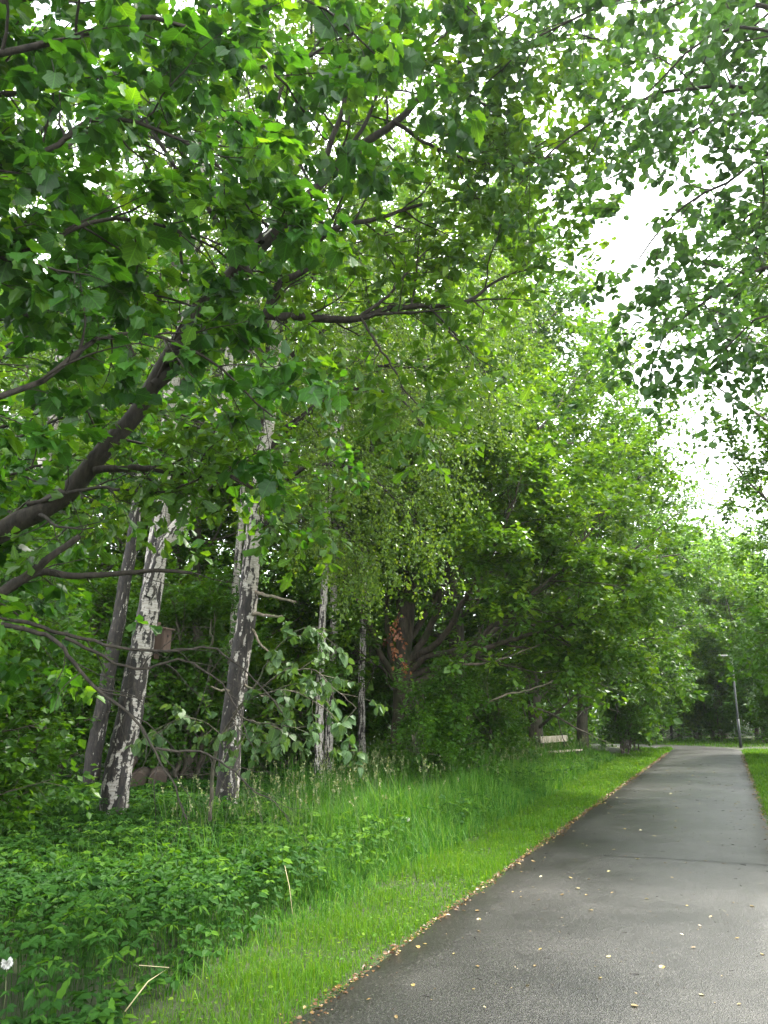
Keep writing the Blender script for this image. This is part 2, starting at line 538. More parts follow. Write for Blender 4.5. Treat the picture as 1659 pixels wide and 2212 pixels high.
T_OAK = template([(0.07, 0.14), (0.19, 0.22), (0.12, 0.33), (0.30, 0.46), (0.18, 0.55), (0.37, 0.72), (0.20, 0.80), (0.18, 0.96)], 0.14, -0.14)
T_HERB = template([(0.30, 0.10), (0.34, 0.50)], 0.2, -0.2)
T_NETTLE = template([(0.17, 0.20), (0.13, 0.62)], 0.25, -0.25)
T_OAKFAR = template([(0.16, 0.24), (0.22, 0.48), (0.34, 0.72)], 0.16, -0.14)

def frames(fwd, up):
    f = norm(fwd)
    x = norm(np.cross(f, up))
    return f, x, np.cross(x, f)

def leaf_arrays(pos, fwd, up, size, tone, tpl, base, width=1.0):
    tv, tf = tpl
    f, x, u = frames(fwd, up)
    s = np.asarray(size)[:, None, None]
    V = pos[:, None] + s * (tv[None, :, 0:1] * width * x[:, None] + tv[None, :, 1:2] * f[:, None] + tv[None, :, 2:3] * u[:, None])
    k = len(tv)
    N = len(pos)
    loop = np.concatenate([np.array(q) for q in tf])
    tot = np.array([len(q) for q in tf])
    loops = (loop[None] + (np.arange(N) * k)[:, None]).ravel()
    return V.reshape(-1, 3) - np.asarray(base), loops, np.tile(tot, N), np.repeat(tone, k)

def leaf_mesh(name, L, tpl, mat, base=(0, 0, 0), width=1.0, smooth=False):
    V, l, t, tn = leaf_arrays(L['pos'], L['fwd'], L['up'], L['size'], L['tone'], tpl, base, width)
    return raw_mesh(name, V, l, t, mat, tn, smooth)

def leaves_on(r, P, m, size, sd=0.2, droop=0.25, upw=1.0, rnd=0.55, spread=0.03, t0=0.1, along=0.5, tone=(0.35, 0.2)):
    """m leaves on every twig polyline."""
    B, k, _ = P.shape
    t = t0 + (1 - t0) * r.random((B, m))
    s = t * (k - 1)
    i = np.minimum(s.astype(int), k - 2)
    u = (s - i)[..., None]
    b = np.arange(B)[:, None]
    pos = (P[b, i] * (1 - u) + P[b, i + 1] * u).reshape(-1, 3)
    tan = norm(P[b, i + 1] - P[b, i]).reshape(-1, 3)
    N = len(pos)
    rd = r.normal(0, 1, (N, 3))
    rd[:, 2] *= 0.5
    fwd = norm(along * tan + norm(rd) + np.array([0, 0, -droop]))
    up = norm(np.array([0, 0, upw]) + r.normal(0, rnd, (N, 3)))
    pos = pos + fwd * spread + r.normal(0, spread * 0.4, (N, 3))
    sz = size * np.exp(r.normal(0, sd, N))
    tw = np.repeat(r.normal(0, tone[1] * 0.7, B), m)
    tn = np.clip(tone[0] + tw + r.normal(0, tone[1] * 0.6, N) + 0.12 * (t.ravel() - 0.5), 0, 1)
    return dict(pos=pos, fwd=fwd, up=up, size=sz, tone=tn)

def cat(Ls):
    return {k: np.concatenate([l[k] for l in Ls]) for k in Ls[0]}

def pick(L, m):
    return {k: v[m] for k, v in L.items()}

def leaf_parts(root, L, tpl, mat, base, count=300, variants=6, name='leaf', width=1.0):
    """The leaves that show largest become objects of their own; the rest is returned."""
    x, y, f = project(L['pos'])
    ok = (x > 10) & (x < 1649) & (y > 10) & (y < 2202) & (f > 0.5)
    face = np.abs((frames(L['fwd'], L['up'])[2] * norm(L['pos'] - np.array([0, 0, EYE]))).sum(1))
    sc = np.where(ok, L['size'] / f * (0.35 + face), 0)
    top = np.argsort(-sc)[:count]
    top = top[sc[top] > 0]
    q = np.digitize(L['tone'][top], np.quantile(L['tone'][top], np.linspace(0, 1, variants + 1)[1:-1]))
    mes = []
    for v in range(variants):
        tn = float(np.median(L['tone'][top][q == v])) if (q == v).any() else 0.4
        one = dict(pos=np.zeros((1, 3)), fwd=np.array([[0, 1.0, 0]]), up=np.array([[0, 0, 1.0]]), size=np.ones(1), tone=np.array([tn]))
        mes.append(leaf_mesh(name, one, tpl, mat, width=width, smooth=True))
    F, X, U = frames(L['fwd'][top], L['up'][top])
    for j, i in enumerate(top):
        s = L['size'][i]
        o = link(name, mes[q[j]], root)
        p = L['pos'][i] - np.asarray(base)
        M = Matrix(((X[j][0] * s, F[j][0] * s, U[j][0] * s, p[0]), (X[j][1] * s, F[j][1] * s, U[j][1] * s, p[1]),
                    (X[j][2] * s, F[j][2] * s, U[j][2] * s, p[2]), (0, 0, 0, 1)))
        o.matrix_local = M
    keep = np.ones(len(L['pos']), bool)
    keep[top] = False
    return pick(L, keep)

def stack(pr):
    """Several limbs of equal point count as one batch."""
    return np.stack([p for p, _ in pr]), np.stack([q for _, q in pr])

def flare(P, R, h=0.5, k=0.6):
    z = P[:, 2] - P[0, 2]
    return R * (1 + k * np.exp(-z / h * 2.5))

PATH_A, PATH_B = np.array([-0.45, 4.86]), np.array([12.16, 35.1])
PDIR = (PATH_B - PATH_A) / np.linalg.norm(PATH_B - PATH_A)
PNRM = np.array([-PDIR[1], PDIR[0]])            # to the left of the path
PATH_W = 2.66
def from_path(x, y):
    """Distance left of the path's left edge (positive = on the left verge) and distance along it."""
    q = np.stack([x, y], -1) - PATH_A
    return q @ PNRM, q @ PDIR
def beside(d, s):
    return PATH_A + PNRM * d + PDIR * s
# ------------------------------------------------------------------ ground and path
def ground_mat():
    m, n, o = new_mat('forest_soil')
    g = n.nodes.new('ShaderNodeTexCoord')
    t = noise_node(n, g.outputs['Object'], 1.3, 8, 0.7)
    r = ramp_node(n, [(0.3, (0.018, 0.020, 0.008)), (0.5, (0.030, 0.040, 0.012)), (0.7, (0.032, 0.055, 0.014))])
    n.links.new(t.outputs['Fac'], r.inputs['Fac'])
    f = noise_node(n, g.outputs['Object'], 60, 4, 0.7)
    p = n.nodes.new('ShaderNodeBsdfPrincipled')
    p.inputs['Roughness'].default_value = 0.95
    n.links.new(r.outputs['Color'], p.inputs['Base Color'])
    b = n.nodes.new('ShaderNodeBump')
    b.inputs['Strength'].default_value = 0.8
    b.inputs['Distance'].default_value = 0.02
    n.links.new(f.outputs['Fac'], b.inputs['Height'])
    n.links.new(b.outputs['Normal'], p.inputs['Normal'])
    n.links.new(p.outputs['BSDF'], o.inputs['Surface'])
    return m

gx = np.concatenate([[-1500, -400, -120, -60], np.linspace(-40, 60, 101), [80, 140, 400, 1500]])
gy = np.concatenate([[-1500, -400, -100, -30], np.linspace(-15, 85, 101), [110, 180, 400, 1500]])
XX, YY = np.meshgrid(gx, gy, indexing='ij')
gd, gs = from_path(XX, YY)
ZZ = 0.10 * (vnoise(np.stack([XX.ravel() * 0.35, YY.ravel() * 0.35, 0 * XX.ravel()], 1), 3).reshape(XX.shape) - 0.35) * np.clip((gd - 0.8) / 2, 0, 1)
ZZ += 0.10 * (vnoise(np.stack([XX.ravel() * 0.35, YY.ravel() * 0.35, 0 * XX.ravel()], 1), 3).reshape(XX.shape) - 0.35) * np.clip((-gd - PATH_W - 0.8) / 2, 0, 1)
V = np.stack([XX, YY, ZZ], -1).reshape(-1, 3)
nyv = len(gy)
ii = np.arange(len(gx) - 1)[:, None] * nyv + np.arange(nyv - 1)[None]
F = np.stack([ii, ii + nyv, ii + nyv + 1, ii + 1], -1).reshape(-1, 4)
link('ground', raw_mesh('ground', V, F.ravel(), np.full(len(F), 4), ground_mat(), None, True), None, 'structure')

def asphalt_mat():
    m, n, o = new_mat('damp_asphalt')
    g = n.nodes.new('ShaderNodeTexCoord')
    grain = noise_node(n, g.outputs['Object'], 75, 4, 0.8)
    big = noise_node(n, g.outputs['Object'], 0.7, 5, 0.6)
    r = ramp_node(n, [(0.32, (0.006, 0.006, 0.0055)), (0.5, (0.020, 0.0195, 0.018)), (0.66, (0.078, 0.075, 0.068))])
    n.links.new(grain.outputs['Fac'], r.inputs['Fac'])
    r2 = ramp_node(n, [(0.36, (0.72, 0.72, 0.72)), (0.50, (0.92, 0.91, 0.89)), (0.66, (1.12, 1.09, 1.04))])
    n.links.new(big.outputs['Fac'], r2.inputs['Fac'])
    mv = n.nodes.new('ShaderNodeVectorMath')
    mv.operation = 'MULTIPLY'
    n.links.new(r.outputs['Color'], mv.inputs[0])
    n.links.new(r2.outputs['Color'], mv.inputs[1])
    rr = n.nodes.new('ShaderNodeMapRange')
    rr.inputs['From Min'].default_value = 0.3
    rr.inputs['From Max'].default_value = 0.7
    rr.inputs['To Min'].default_value = 0.28
    rr.inputs['To Max'].default_value = 0.46
    n.links.new(big.outputs['Fac'], rr.inputs['Value'])
    p = n.nodes.new('ShaderNodeBsdfPrincipled')
    p.inputs['Specular IOR Level'].default_value = 0.5
    n.links.new(mv.outputs['Vector'], p.inputs['Base Color'])
    n.links.new(rr.outputs['Result'], p.inputs['Roughness'])
    vo = n.nodes.new('ShaderNodeTexVoronoi')
    vo.inputs['Scale'].default_value = 120
    n.links.new(g.outputs['Object'], vo.inputs['Vector'])
    b = n.nodes.new('ShaderNodeBump')
    b.inputs['Strength'].default_value = 0.6
    b.inputs['Distance'].default_value = 0.005
    n.links.new(vo.outputs['Distance'], b.inputs['Height'])
    n.links.new(b.outputs['Normal'], p.inputs['Normal'])
    n.links.new(p.outputs['BSDF'], o.inputs['Surface'])
    return m

r = rng(5)
# centre line: straight, then a bend to the left behind the trees
cl_pts = [beside(-PATH_W / 2, s) for s in np.linspace(-8, 33.5, 84)]
ang = math.atan2(PDIR[1], PDIR[0])
p = cl_pts[-1].copy()
for k in range(60):
    ang += math.radians(9.0) if k < 12 else 0
    p = p + 0.5 * np.array([math.cos(ang), math.sin(ang)])
    cl_pts.append(p.copy())
cl_pts = np.array(cl_pts)
tg = norm(np.gradient(cl_pts, axis=0))
nm = np.stack([-tg[:, 1], tg[:, 0]], 1)
wl = PATH_W / 2 + 0.05 * (vnoise(np.stack([np.arange(len(cl_pts)) * 0.7] * 3, 1), 8) - 0.5) * 2 - 0.0
wr = PATH_W / 2 + 0.05 * (vnoise(np.stack([np.arange(len(cl_pts)) * 0.7] * 3, 1), 9) - 0.5) * 2
cols = []
for f in np.linspace(1, -1, 9):
    w = wl if f > 0 else wr
    z = 0.035 - 0.02 * f * f
    cols.append(np.column_stack([cl_pts + nm * (f * w)[:, None], np.full(len(cl_pts), z)]))
cols.insert(0, np.column_stack([cl_pts + nm * (wl + 0.03)[:, None], np.full(len(cl_pts), -0.06)]))
cols.append(np.column_stack([cl_pts - nm * (wr + 0.03)[:, None], np.full(len(cl_pts), -0.06)]))
V = np.stack(cols, 1)
nc = V.shape[1]
ii = np.arange(len(cl_pts) - 1)[:, None] * nc + np.arange(nc - 1)[None]
F = np.stack([ii, ii + 1, ii + nc + 1, ii + nc], -1)[:, :, ::-1].reshape(-1, 4)
PATH_OBJ = link('path', raw_mesh('path', V.reshape(-1, 3), F.ravel(), np.full(len(F), 4), asphalt_mat(), None, True), None, 'structure')
def path_z(d):
    """Height of the cambered path surface at d (0 at the left edge, -PATH_W at the right)."""
    f = (d + PATH_W / 2) / (PATH_W / 2)
    return 0.035 - 0.02 * f * f
# tarred joint across the path
jm = MB()
g0 = ground(1325, 1857)
d0, s0 = from_path(g0[0], g0[1])
jn = []
for k in range(25):
    d = -0.75 - k / 24 * (PATH_W - 0.85)
    q = beside(d, s0 + 0.18 * (k / 24) + 0.02 * math.sin(k * 0.9))
    jn.append((q[0], q[1], path_z(d)))
for k in range(24):
    a, b2 = jn[k], jn[k + 1]
    w = 0.012 + 0.006 * math.sin(k * 1.7)
    i0 = len(jm.v)
    for (qq, sg) in ((a, -1), (b2, -1), (b2, 1), (a, 1)):
        jm.v.append((qq[0] + sg * w * PDIR[0], qq[1] + sg * w * PDIR[1], qq[2] + 0.004))
    jm.f.append((i0, i0 + 1, i0 + 2, i0 + 3))
jo = jm.build('tar_joint', plain_mat('tar', (0.014, 0.014, 0.014), 0.5), PATH_OBJ)

# ------------------------------------------------------------------ short grass on the verges
def blades(r, x, y, z0, h, w, lean=0.35, tone=(0.45, 0.2), mat=L_GRASS, name='grass'):
    """Bent three-triangle blades."""
    N = len(x)
    az = r.random(N) * 6.283
    ln = np.abs(r.normal(0, lean, N)) * h
    dx, dy = np.cos(az), np.sin(az)
    sx, sy = -dy, dx
    b = np.stack([x, y, z0], 1)
    S = np.stack([sx, sy, 0 * sx], 1)
    D = np.stack([dx, dy, 0 * dx], 1)
    U = np.array([0, 0, 1.0])
    w2 = (w / 2)[:, None]
    h1 = h[:, None]
    l1 = ln[:, None]
    V = np.stack([b - S * w2, b + S * w2, b + U * h1 * 0.55 + D * l1 * 0.3 + S * w2 * 0.8, b + U * h1 * 0.55 + D * l1 * 0.3 - S * w2 * 0.8,
                  b + U * h1 * (1 - 0.25 * (l1 / np.maximum(h1, 1e-3)) ** 2) + D * l1], 1)
    idx = (np.arange(N) * 5)[:, None]
    loops = np.concatenate([idx + np.array([0, 1, 2, 3]), idx + np.array([3, 2, 4])], 1).ravel()
    tot = np.tile([4, 3], N)
    tn = np.clip(r.normal(tone[0], tone[1], N), 0, 1)
    return raw_mesh(name, V.reshape(-1, 3), loops, tot, mat, np.repeat(tn, 5))

def verge_width(s):
    return 0.88 + 0.025 * np.clip(s, 0, 30) + 0.14 * (vnoise(np.stack([s * 0.9, 0 * s, 0 * s], 1), 21) - 0.5) * 2

r = rng(11)
xs, ys, hs, ws = [], [], [], []
for s0, s1, dens, h, w in ((-3.0, 3, 5000, 0.08, 0.0042), (3, 7, 3000, 0.08, 0.006), (7, 13, 1500, 0.085, 0.009), (13, 22, 900, 0.09, 0.013), (22, 34, 500, 0.10, 0.02)):
    for sidev in (1, -1):
        if sidev < 0 and s0 < 5: continue
        wd = 2.0 if sidev > 0 else 2.6
        N = int((s1 - s0) * wd * dens)
        s = r.uniform(s0, s1, N)
        d = r.random(N) * (wd + 0.1) - 0.10 * vnoise(np.stack([s * 2.2, 0 * s, 0 * s], 1), 88)
        if sidev > 0:
            k = d < verge_width(s) + r.normal(0, 0.12, N)
        else:
            k = d < 9
        s, d = s[k], d[k]
        dd = d if sidev > 0 else -PATH_W - d
        q = PATH_A + PNRM * dd[:, None] + PDIR * s[:, None]
        xs.append(q[:, 0]); ys.append(q[:, 1])
        big = vnoise(np.stack([q[:, 0] * 1.8, q[:, 1] * 1.8, 0 * q[:, 0]], 1), 4)
        edge = np.clip(d / 0.10, 0.35, 1)
        hs.append(h * (0.5 + 0.9 * big) * r.uniform(0.5, 1.35, len(s)) * edge)
        ws.append(np.full(len(s), w) * r.uniform(0.7, 1.4, len(s)))
x, y, h, w = map(np.concatenate, (xs, ys, hs, ws))
# beyond the bend
N = 9000
tx, ty = r.uniform(8, 24, N), r.uniform(37.5, 47, N)
dd = np.min(np.linalg.norm(np.stack([tx, ty], 1)[:, None] - cl_pts[None, 60::3], axis=2), 1)
k = dd > PATH_W / 2 + 0.05
x, y, h, w = np.append(x, tx[k]), np.append(y, ty[k]), np.append(h, r.uniform(0.06, 0.2, k.sum())), np.append(w, np.full(k.sum(), 0.02))
me = blades(r, x, y, np.zeros(len(x)) - 0.01, h, w, 0.55, (0.52, 0.2), L_GRASS, 'short_grass')
tag(link('short_grass', me, None, 'stuff'), 'short mown bright green grass along the path edges', 'grass')

# clover and plantain leaves low in the mown verge
N = 5200
s = r.uniform(-2.5, 26, N) ** 1.0
d = r.random(N) * 1.3
k = d < verge_width(s) * 0.98
s, d = s[k], d[k]
q = PATH_A + PNRM * d[:, None] + PDIR * s[:, None]
nn = len(s)
L = dict(pos=np.column_stack([q, r.uniform(0.02, 0.06, nn)]), fwd=norm(np.column_stack([r.normal(0, 1, (nn, 2)), r.uniform(0, 0.3, nn)])),
         up=norm(np.column_stack([r.normal(0, 0.35, (nn, 2)), np.ones(nn)])), size=r.uniform(0.018, 0.04, nn) * (1 + s.clip(0) * 0.03), tone=np.clip(r.normal(0.6, 0.2, nn), 0, 1))
tag(link('clover', leaf_mesh('clover', L, T_OVAL, L_GRASS), None, 'stuff'), 'small clover and plantain leaves in the mown verge', 'clover')

# ------------------------------------------------------------------ tall grass strip
def tall_limit(s):
    return 3.2 + 0.12 * np.clip(s, 0, 20)
r = rng(12)
xs, ys, hs, ws, tl = [], [], [], [], []
for s0, s1, dens, w in ((0, 4, 2200, 0.008), (4, 10, 1400, 0.011), (10, 18, 800, 0.017), (18, 27, 480, 0.026)):
    N = int((s1 - s0) * 6 * dens)
    s = r.uniform(s0, s1, N)
    d = r.uniform(0.6, 6.6, N)
    q = PATH_A + PNRM * d[:, None] + PDIR * s[:, None]
    vw = verge_width(s)
    elder = 1 / (1 + np.exp((q[:, 0] + 1.0 + 0.17 * (q[:, 1] - 6)) * 4))       # ground elder takes over to the left
    keep = (d > vw + r.normal(0, 0.07, N)) & (d < tall_limit(s) + 0.8 + r.normal(0, 0.4, N)) & (r.random(N) > elder * 0.86)
    s, d, q, vw = s[keep], d[keep], q[keep], vw[keep]
    big = vnoise(np.stack([q[:, 0] * 1.1, q[:, 1] * 1.1, 0 * d], 1), 14)
    hh = np.clip(0.22 + 0.30 * np.clip((d - vw) / 0.9, 0, 1), 0, 1) * (0.35 + 1.3 * big) * r.uniform(0.4, 1.3, len(s))
    hh *= np.clip(0.55 + 0.05 * s, 0.55, 1.15)
    xs.append(q[:, 0]); ys.append(q[:, 1]); hs.append(hh); ws.append(w * r.uniform(0.7, 1.3, len(s)))
x, y, h, w = map(np.concatenate, (xs, ys, hs, ws))
me = blades(r, x, y, np.zeros(len(x)), h, w, 0.8, (0.45, 0.33), L_TALL, 'tall_grass')
tag(link('tall_grass', me, None, 'stuff'), 'uncut tall meadow grass between the mown verge and the trees', 'grass')
print('grass', len(x))

# flowering grass stalks with pale seed heads
r = rng(13)
N = 1500
s = r.uniform(3, 24, N)
d = r.uniform(1.5, 5.4, N)
q = PATH_A + PNRM * d[:, None] + PDIR * s[:, None]
k = (d < tall_limit(s) + 0.3) & (q[:, 0] > -2.4) & (r.random(N) < 0.25 + 0.75 * (d > 2.2))
q = q[k]
n = len(q)
h = r.uniform(0.55, 0.95, n)
lean = r.normal(0, 0.12, (n, 2))
t = np.linspace(0, 1, 4)[None, :, None]
P = np.concatenate([np.broadcast_to(q[:, None], (n, 4, 2)) + lean[:, None] * t ** 2, h[:, None, None] * t * np.ones((n, 4, 1))], 2)
V, F = tubes([(P, np.full((n, 4), 0.0018) * np.linspace(1.2, 0.7, 4)[None], 3)], (0, 0, 0))
m = 9
tt = r.random((n, m)) * 0.16
hp = P[:, -1][:, None] + (P[:, -1] - P[:, -2])[:, None] * (tt[..., None] * 2 - 0.25)
hp = hp.reshape(-1, 3) + r.normal(0, 0.006, (n * m, 3))
lv, ll, lt, ltone = leaf_arrays(hp, norm(np.column_stack([r.normal(0, 0.7, (n * m, 2)), np.ones(n * m)])), norm(r.normal(0, 1, (n * m, 3))), r.uniform(0.018, 0.034, n * m), np.clip(r.normal(0.5, 0.25, n * m), 0, 1), T_DIAMOND, (0, 0, 0))
me = raw_mesh('flowering_grass', np.vstack([V, lv]), np.concatenate([F.ravel(), ll + len(V)]), np.concatenate([np.full(len(F), 4), lt]), L_SEED, np.concatenate([np.full(len(V), 0.1), ltone]))
tag(link('flowering_grass', me, None, 'stuff'), 'pale flowering grass heads above the tall grass', 'grass')

# ------------------------------------------------------------------ ground elder under the birches, and low herbs further back
def herb_layer(name, r, x, y, ztop, size, tone, tpl, mat, per=3, label='', cat_='ground cover'):
    n = len(x)
    az = r.random(n) * 6.283
    pos, fwd, up, sz, tn = [], [], [], [], []
    nrm = norm(np.column_stack([r.normal(0, 0.28, (n, 2)) + np.array([0.1, -0.15]), np.ones(n)]))
    pat = vnoise(np.stack([x * 0.9, y * 0.9, 0 * x], 1), 61) - 0.5
    tb = np.clip(r.normal(tone[0], tone[1], n) + 0.5 * pat, 0, 1)
    for k in range(per):
        a = az + (k - (per - 1) / 2) * 1.25
        f = norm(np.column_stack([np.cos(a), np.sin(a), r.normal(-0.12, 0.2, n)]))
        pos.append(np.column_stack([x, y, ztop]) + f * size[:, None] * 0.12)
        fwd.append(f); up.append(norm(nrm + r.normal(0, 0.2, (n, 3)))); sz.append(size * r.uniform(0.75, 1.1, n)); tn.append(np.clip(tb + r.normal(0, 0.06, n), 0, 1))
    L = dict(pos=np.concatenate(pos), fwd=np.concatenate(fwd), up=np.concatenate(up), size=np.concatenate(sz), tone=np.concatenate(tn))
    V, l, t, tone_ = leaf_arrays(L['pos'], L['fwd'], L['up'], L['size'], L['tone'], tpl, (0, 0, 0))
    # stalks
    z4 = np.linspace(0, 1, 2)[None, :, None]
    root = np.column_stack([x + r.normal(0, 0.03, n), y + r.normal(0, 0.03, n), np.zeros(n)])
    P = root[:, None] * (1 - z4) + np.column_stack([x, y, ztop])[:, None] * z4
    SV, SF = tubes([(P, np.full((n, 2), 0.0016), 3)], (0, 0, 0))
    me = raw_mesh(name, np.vstack([V, SV]), np.concatenate([l, SF.ravel() + len(V)]), np.concatenate([t, np.full(len(SF), 4)]), mat, np.concatenate([tone_, np.full(len(SV), 0.4)]))
    return tag(link(name, me, None, 'stuff'), label, cat_)

r = rng(17)
N = 30000
y = 3.4 + 12.6 * r.random(N) ** 1.15
x = r.uniform(-8.5, 1.5, N)
d, s = from_path(x, y)
edge = -1.1 - 0.17 * (y - 6) + 0.35 * (vnoise(np.stack([y * 1.2, 0 * y, 0 * y], 1), 6) - 0.5) * 2
near = np.clip((x - edge) / 0.75, 0, 1)
k = (d > verge_width(s) + 0.03) & (r.random(N) > near * 0.97) & (x > -0.62 * y - 0.6)
x, y, d = x[k], y[k], d[k]
n = len(x)
hh = 0.30 + 0.16 * vnoise(np.stack([x * 1.1, y * 1.1, 0 * x], 1), 7)
rise = np.clip((d - 0.85) / 0.5, 0.35, 1)
z = hh * rise * (1 - 0.62 * r.random(n) ** 2.2)
herb_layer('ground_elder', r, x, y, z, r.uniform(0.030, 0.085, n) * (1 + 0.02 * (y - 5)) * (0.75 + 0.5 * vnoise(np.stack([x * 2, y * 2, 0 * x], 1), 17)), (0.36, 0.17), T_HERB, L_ELDER, 3, 'dense knee high ground elder under the birches')
print('elder', n)
k = (vnoise(np.stack([x * 0.8, y * 0.8, 0 * x], 1), 93) > 0.6) & (r.random(n) < 0.22)
herb_layer('nettles', r, x[k], y[k], r.uniform(0.30, 0.55, k.sum()), r.uniform(0.05, 0.09, k.sum()), (0.55, 0.2), T_NETTLE, L_ELDER, 4, 'paler narrow leaved weeds rising through the ground elder', 'weeds')

r = rng(18)
N = 14000
x = r.uniform(-20, 14, N)
y = 12 + 22 * r.random(N)
d, s = from_path(x, y)
k = (d > tall_limit(s) - 0.6) & (x > -0.55 * y - 1) & (np.abs(x) < 40) & (r.random(N) < np.clip(1.15 - 0.05 * (d - 4), 0.25, 1))
x, y = x[k], y[k]
n = len(x)
hh = 0.22 + 0.45 * vnoise(np.stack([x * 0.6, y * 0.6, 0 * x], 1), 9)
herb_layer('undergrowth', r, x, y, hh * r.uniform(0.4, 1.0, n), r.uniform(0.08, 0.15, n), (0.38, 0.18), T_OVAL, L_ELDER, 3, 'low nettles and herbs on the woodland floor', 'undergrowth')

# leafy weeds and young seedlings standing in the tall grass
r = rng(19)
N = 5200
s = r.uniform(1.0, 20, N)
d = r.uniform(1.1, 4.2, N)
q = PATH_A + PNRM * d[:, None] + PDIR * s[:, None]
pt = vnoise(np.stack([q[:, 0] * 1.6, q[:, 1] * 1.6, 0 * d], 1), 31)
k = (pt > 0.47) & (r.random(N) < 0.8)
q = q[k]
n = len(q)
herb_layer('broad_weeds', r, q[:, 0], q[:, 1], r.uniform(0.14, 0.48, n), r.uniform(0.045, 0.085, n), (0.66, 0.22), T_HERB, L_ELDER, 3, 'broad leaved weeds growing through the tall grass', 'weeds')
# right-hand side and far end
N = 3800
x, y = r.uniform(9, 26, N), r.uniform(10, 50, N)
d, s = from_path(x, y)
k = ((d < -PATH_W - 1.9) & (y < 39)) | (y > 41.0)
x, y = x[k], y[k]
n = len(x)
herb_layer('verge_herbs', r, x, y, r.uniform(0.15, 0.6, n), r.uniform(0.12, 0.2, n), (0.6, 0.2), T_OVAL, L_ELDER, 3, 'fresh green herbs below the trees at the bend of the path', 'undergrowth')
# ------------------------------------------------------------------ hero trees round the camera
def finish_tree(root, base, trunk_groups, limb_list, twig_groups, crown, tpl, lmat, bmat, limb_sides=12, leafn=0, width=1.0, limb_names='limb', crown_kind='stuff', near=None, near_mat=None):
    link('trunk', wood_mesh('trunk', trunk_groups, base, bmat), root)
    for (P, R) in limb_list:
        link(limb_names, wood_mesh(limb_names, [(P, R, limb_sides)], base, bmat), root)
    if twig_groups:
        link('twigs', wood_mesh('twigs', twig_groups, base, bmat), root, 'stuff')
    if leafn:
        crown = leaf_parts(root, crown, near or tpl, near_mat or lmat, base, leafn, width=width)
    return link('crown', leaf_mesh('crown', crown, tpl, lmat, base, width), root, crown_kind)

# --- foreground oak with dark leaning limbs, its trunk just outside the frame
r = rng(101)
b = np.array([-5.2, 6.6, 0.0])
root = empty('oak_tree', b, 'dark limbed oak leaning in from the left edge, boughs arching over the verge', 'tree')
trunk = limb([b, b + (0.15, 0, 1.2), b + (0.5, 0.0, 2.3), b + (0.7, 0.1, 4.5), b + (0.5, 0.3, 8.0), b + (0.8, 0.2, 11)], 0.36, 0.08, 40, r, 0.015)
trunk = (trunk[0], flare(trunk[0], trunk[1], 0.5, 0.5))
l1 = limb([b + (0.45, 0, 2.1), at(-250, 1260, 6.5), at(0, 1130, 6.4), at(140, 1045, 6.4), at(270, 905, 6.4), at(380, 745, 6.4), at(470, 620, 6.4), at(565, 525, 6.4), at(670, 410, 6.5), at(760, 320, 6.6), at(850, 262, 6.8), at(960, 170, 7.0), at(1080, 60, 7.2)], 0.115, 0.02, 60, r, 0.012, 0.8)
l2 = limb([at(330, 830, 6.4), at(430, 760, 6.5), at(560, 690, 6.5), at(650, 690, 6.6), at(770, 688, 6.6), at(860, 662, 6.7), at(1000, 655, 6.8), at(1060, 620, 6.9), at(1160, 575, 7.0)], 0.055, 0.008, 40, r, 0.008)
l3 = limb([at(570, 685, 6.5), at(598, 620, 6.45), at(660, 580, 6.45), at(692, 512, 6.45), at(770, 488, 6.5), at(880, 452, 6.6), at(1040, 430, 6.8)], 0.036, 0.007, 36, r, 0.006)
l4 = limb([at(690, 385, 6.5), at(720, 290, 6.5), at(748, 215, 6.5), at(742, 120, 6.5), at(790, 20, 6.6)], 0.03, 0.010, 24, r, 0.006)
l4b = limb([at(575, 270, 6.3), at(620, 165, 6.3), at(700, 105, 6.3), at(850, 45, 6.5)], 0.022, 0.007, 24, r, 0.006)
l4c = limb([at(560, 525, 6.4), at(540, 400, 6.35), at(575, 270, 6.3)], 0.04, 0.022, 20, r, 0.006)
l5 = limb([at(205, 1015, 6.4), at(330, 1003, 6.3), at(410, 1020, 6.25), at(480, 1024, 6.2), at(560, 1060, 6.2), at(605, 1100, 6.2)], 0.034, 0.008, 30, r, 0.006)
l5b = limb([at(60, 1090, 6.4), at(220, 1050, 6.2), at(330, 1060, 6.1), at(430, 1035, 6.0)], 0.02, 0.006, 24, r, 0.006)
l10 = limb([at(775, 687, 6.6), at(835, 640, 6.6), at(880, 588, 6.6), at(935, 530, 6.7)], 0.018, 0.006, 20, r, 0.005)
l11 = limb([at(780, 690, 6.6), at(838, 770, 6.5), at(885, 850, 6.5), at(950, 905, 6.5)], 0.014, 0.004, 22, r, 0.006)
l12 = limb([at(755, 320, 6.6), at(800, 250, 6.7), at(830, 130, 6.8), at(800, 60, 6.9)], 0.022, 0.008, 20, r, 0.006)
l13 = limb([at(545, 600, 6.4), at(470, 470, 6.2), at(360, 330, 6.0), at(260, 160, 6.0)], 0.03, 0.008, 24, r, 0.01)
l6 = limb([at(-120, 1330, 6.0), at(-20, 1290, 6.0), at(80, 1238, 6.0), at(150, 1247, 6.0), at(235, 1240, 6.0), at(335, 1234, 6.0), at(415, 1238, 6.0)], 0.040, 0.012, 30, r, 0.005)
l7 = limb([at(-100, 1330, 5.8), at(0, 1278, 5.8), at(90, 1222, 5.8), at(172, 1158, 5.8)], 0.045, 0.022, 24, r, 0.005)
l8 = limb([at(-60, 1325, 5.6), at(60, 1345, 5.7), at(250, 1398, 5.8), at(380, 1408, 5.9), at(460, 1402, 6.0), at(560, 1478, 6.1), at(610, 1540, 6.1)], 0.017, 0.004, 40, r, 0.006)
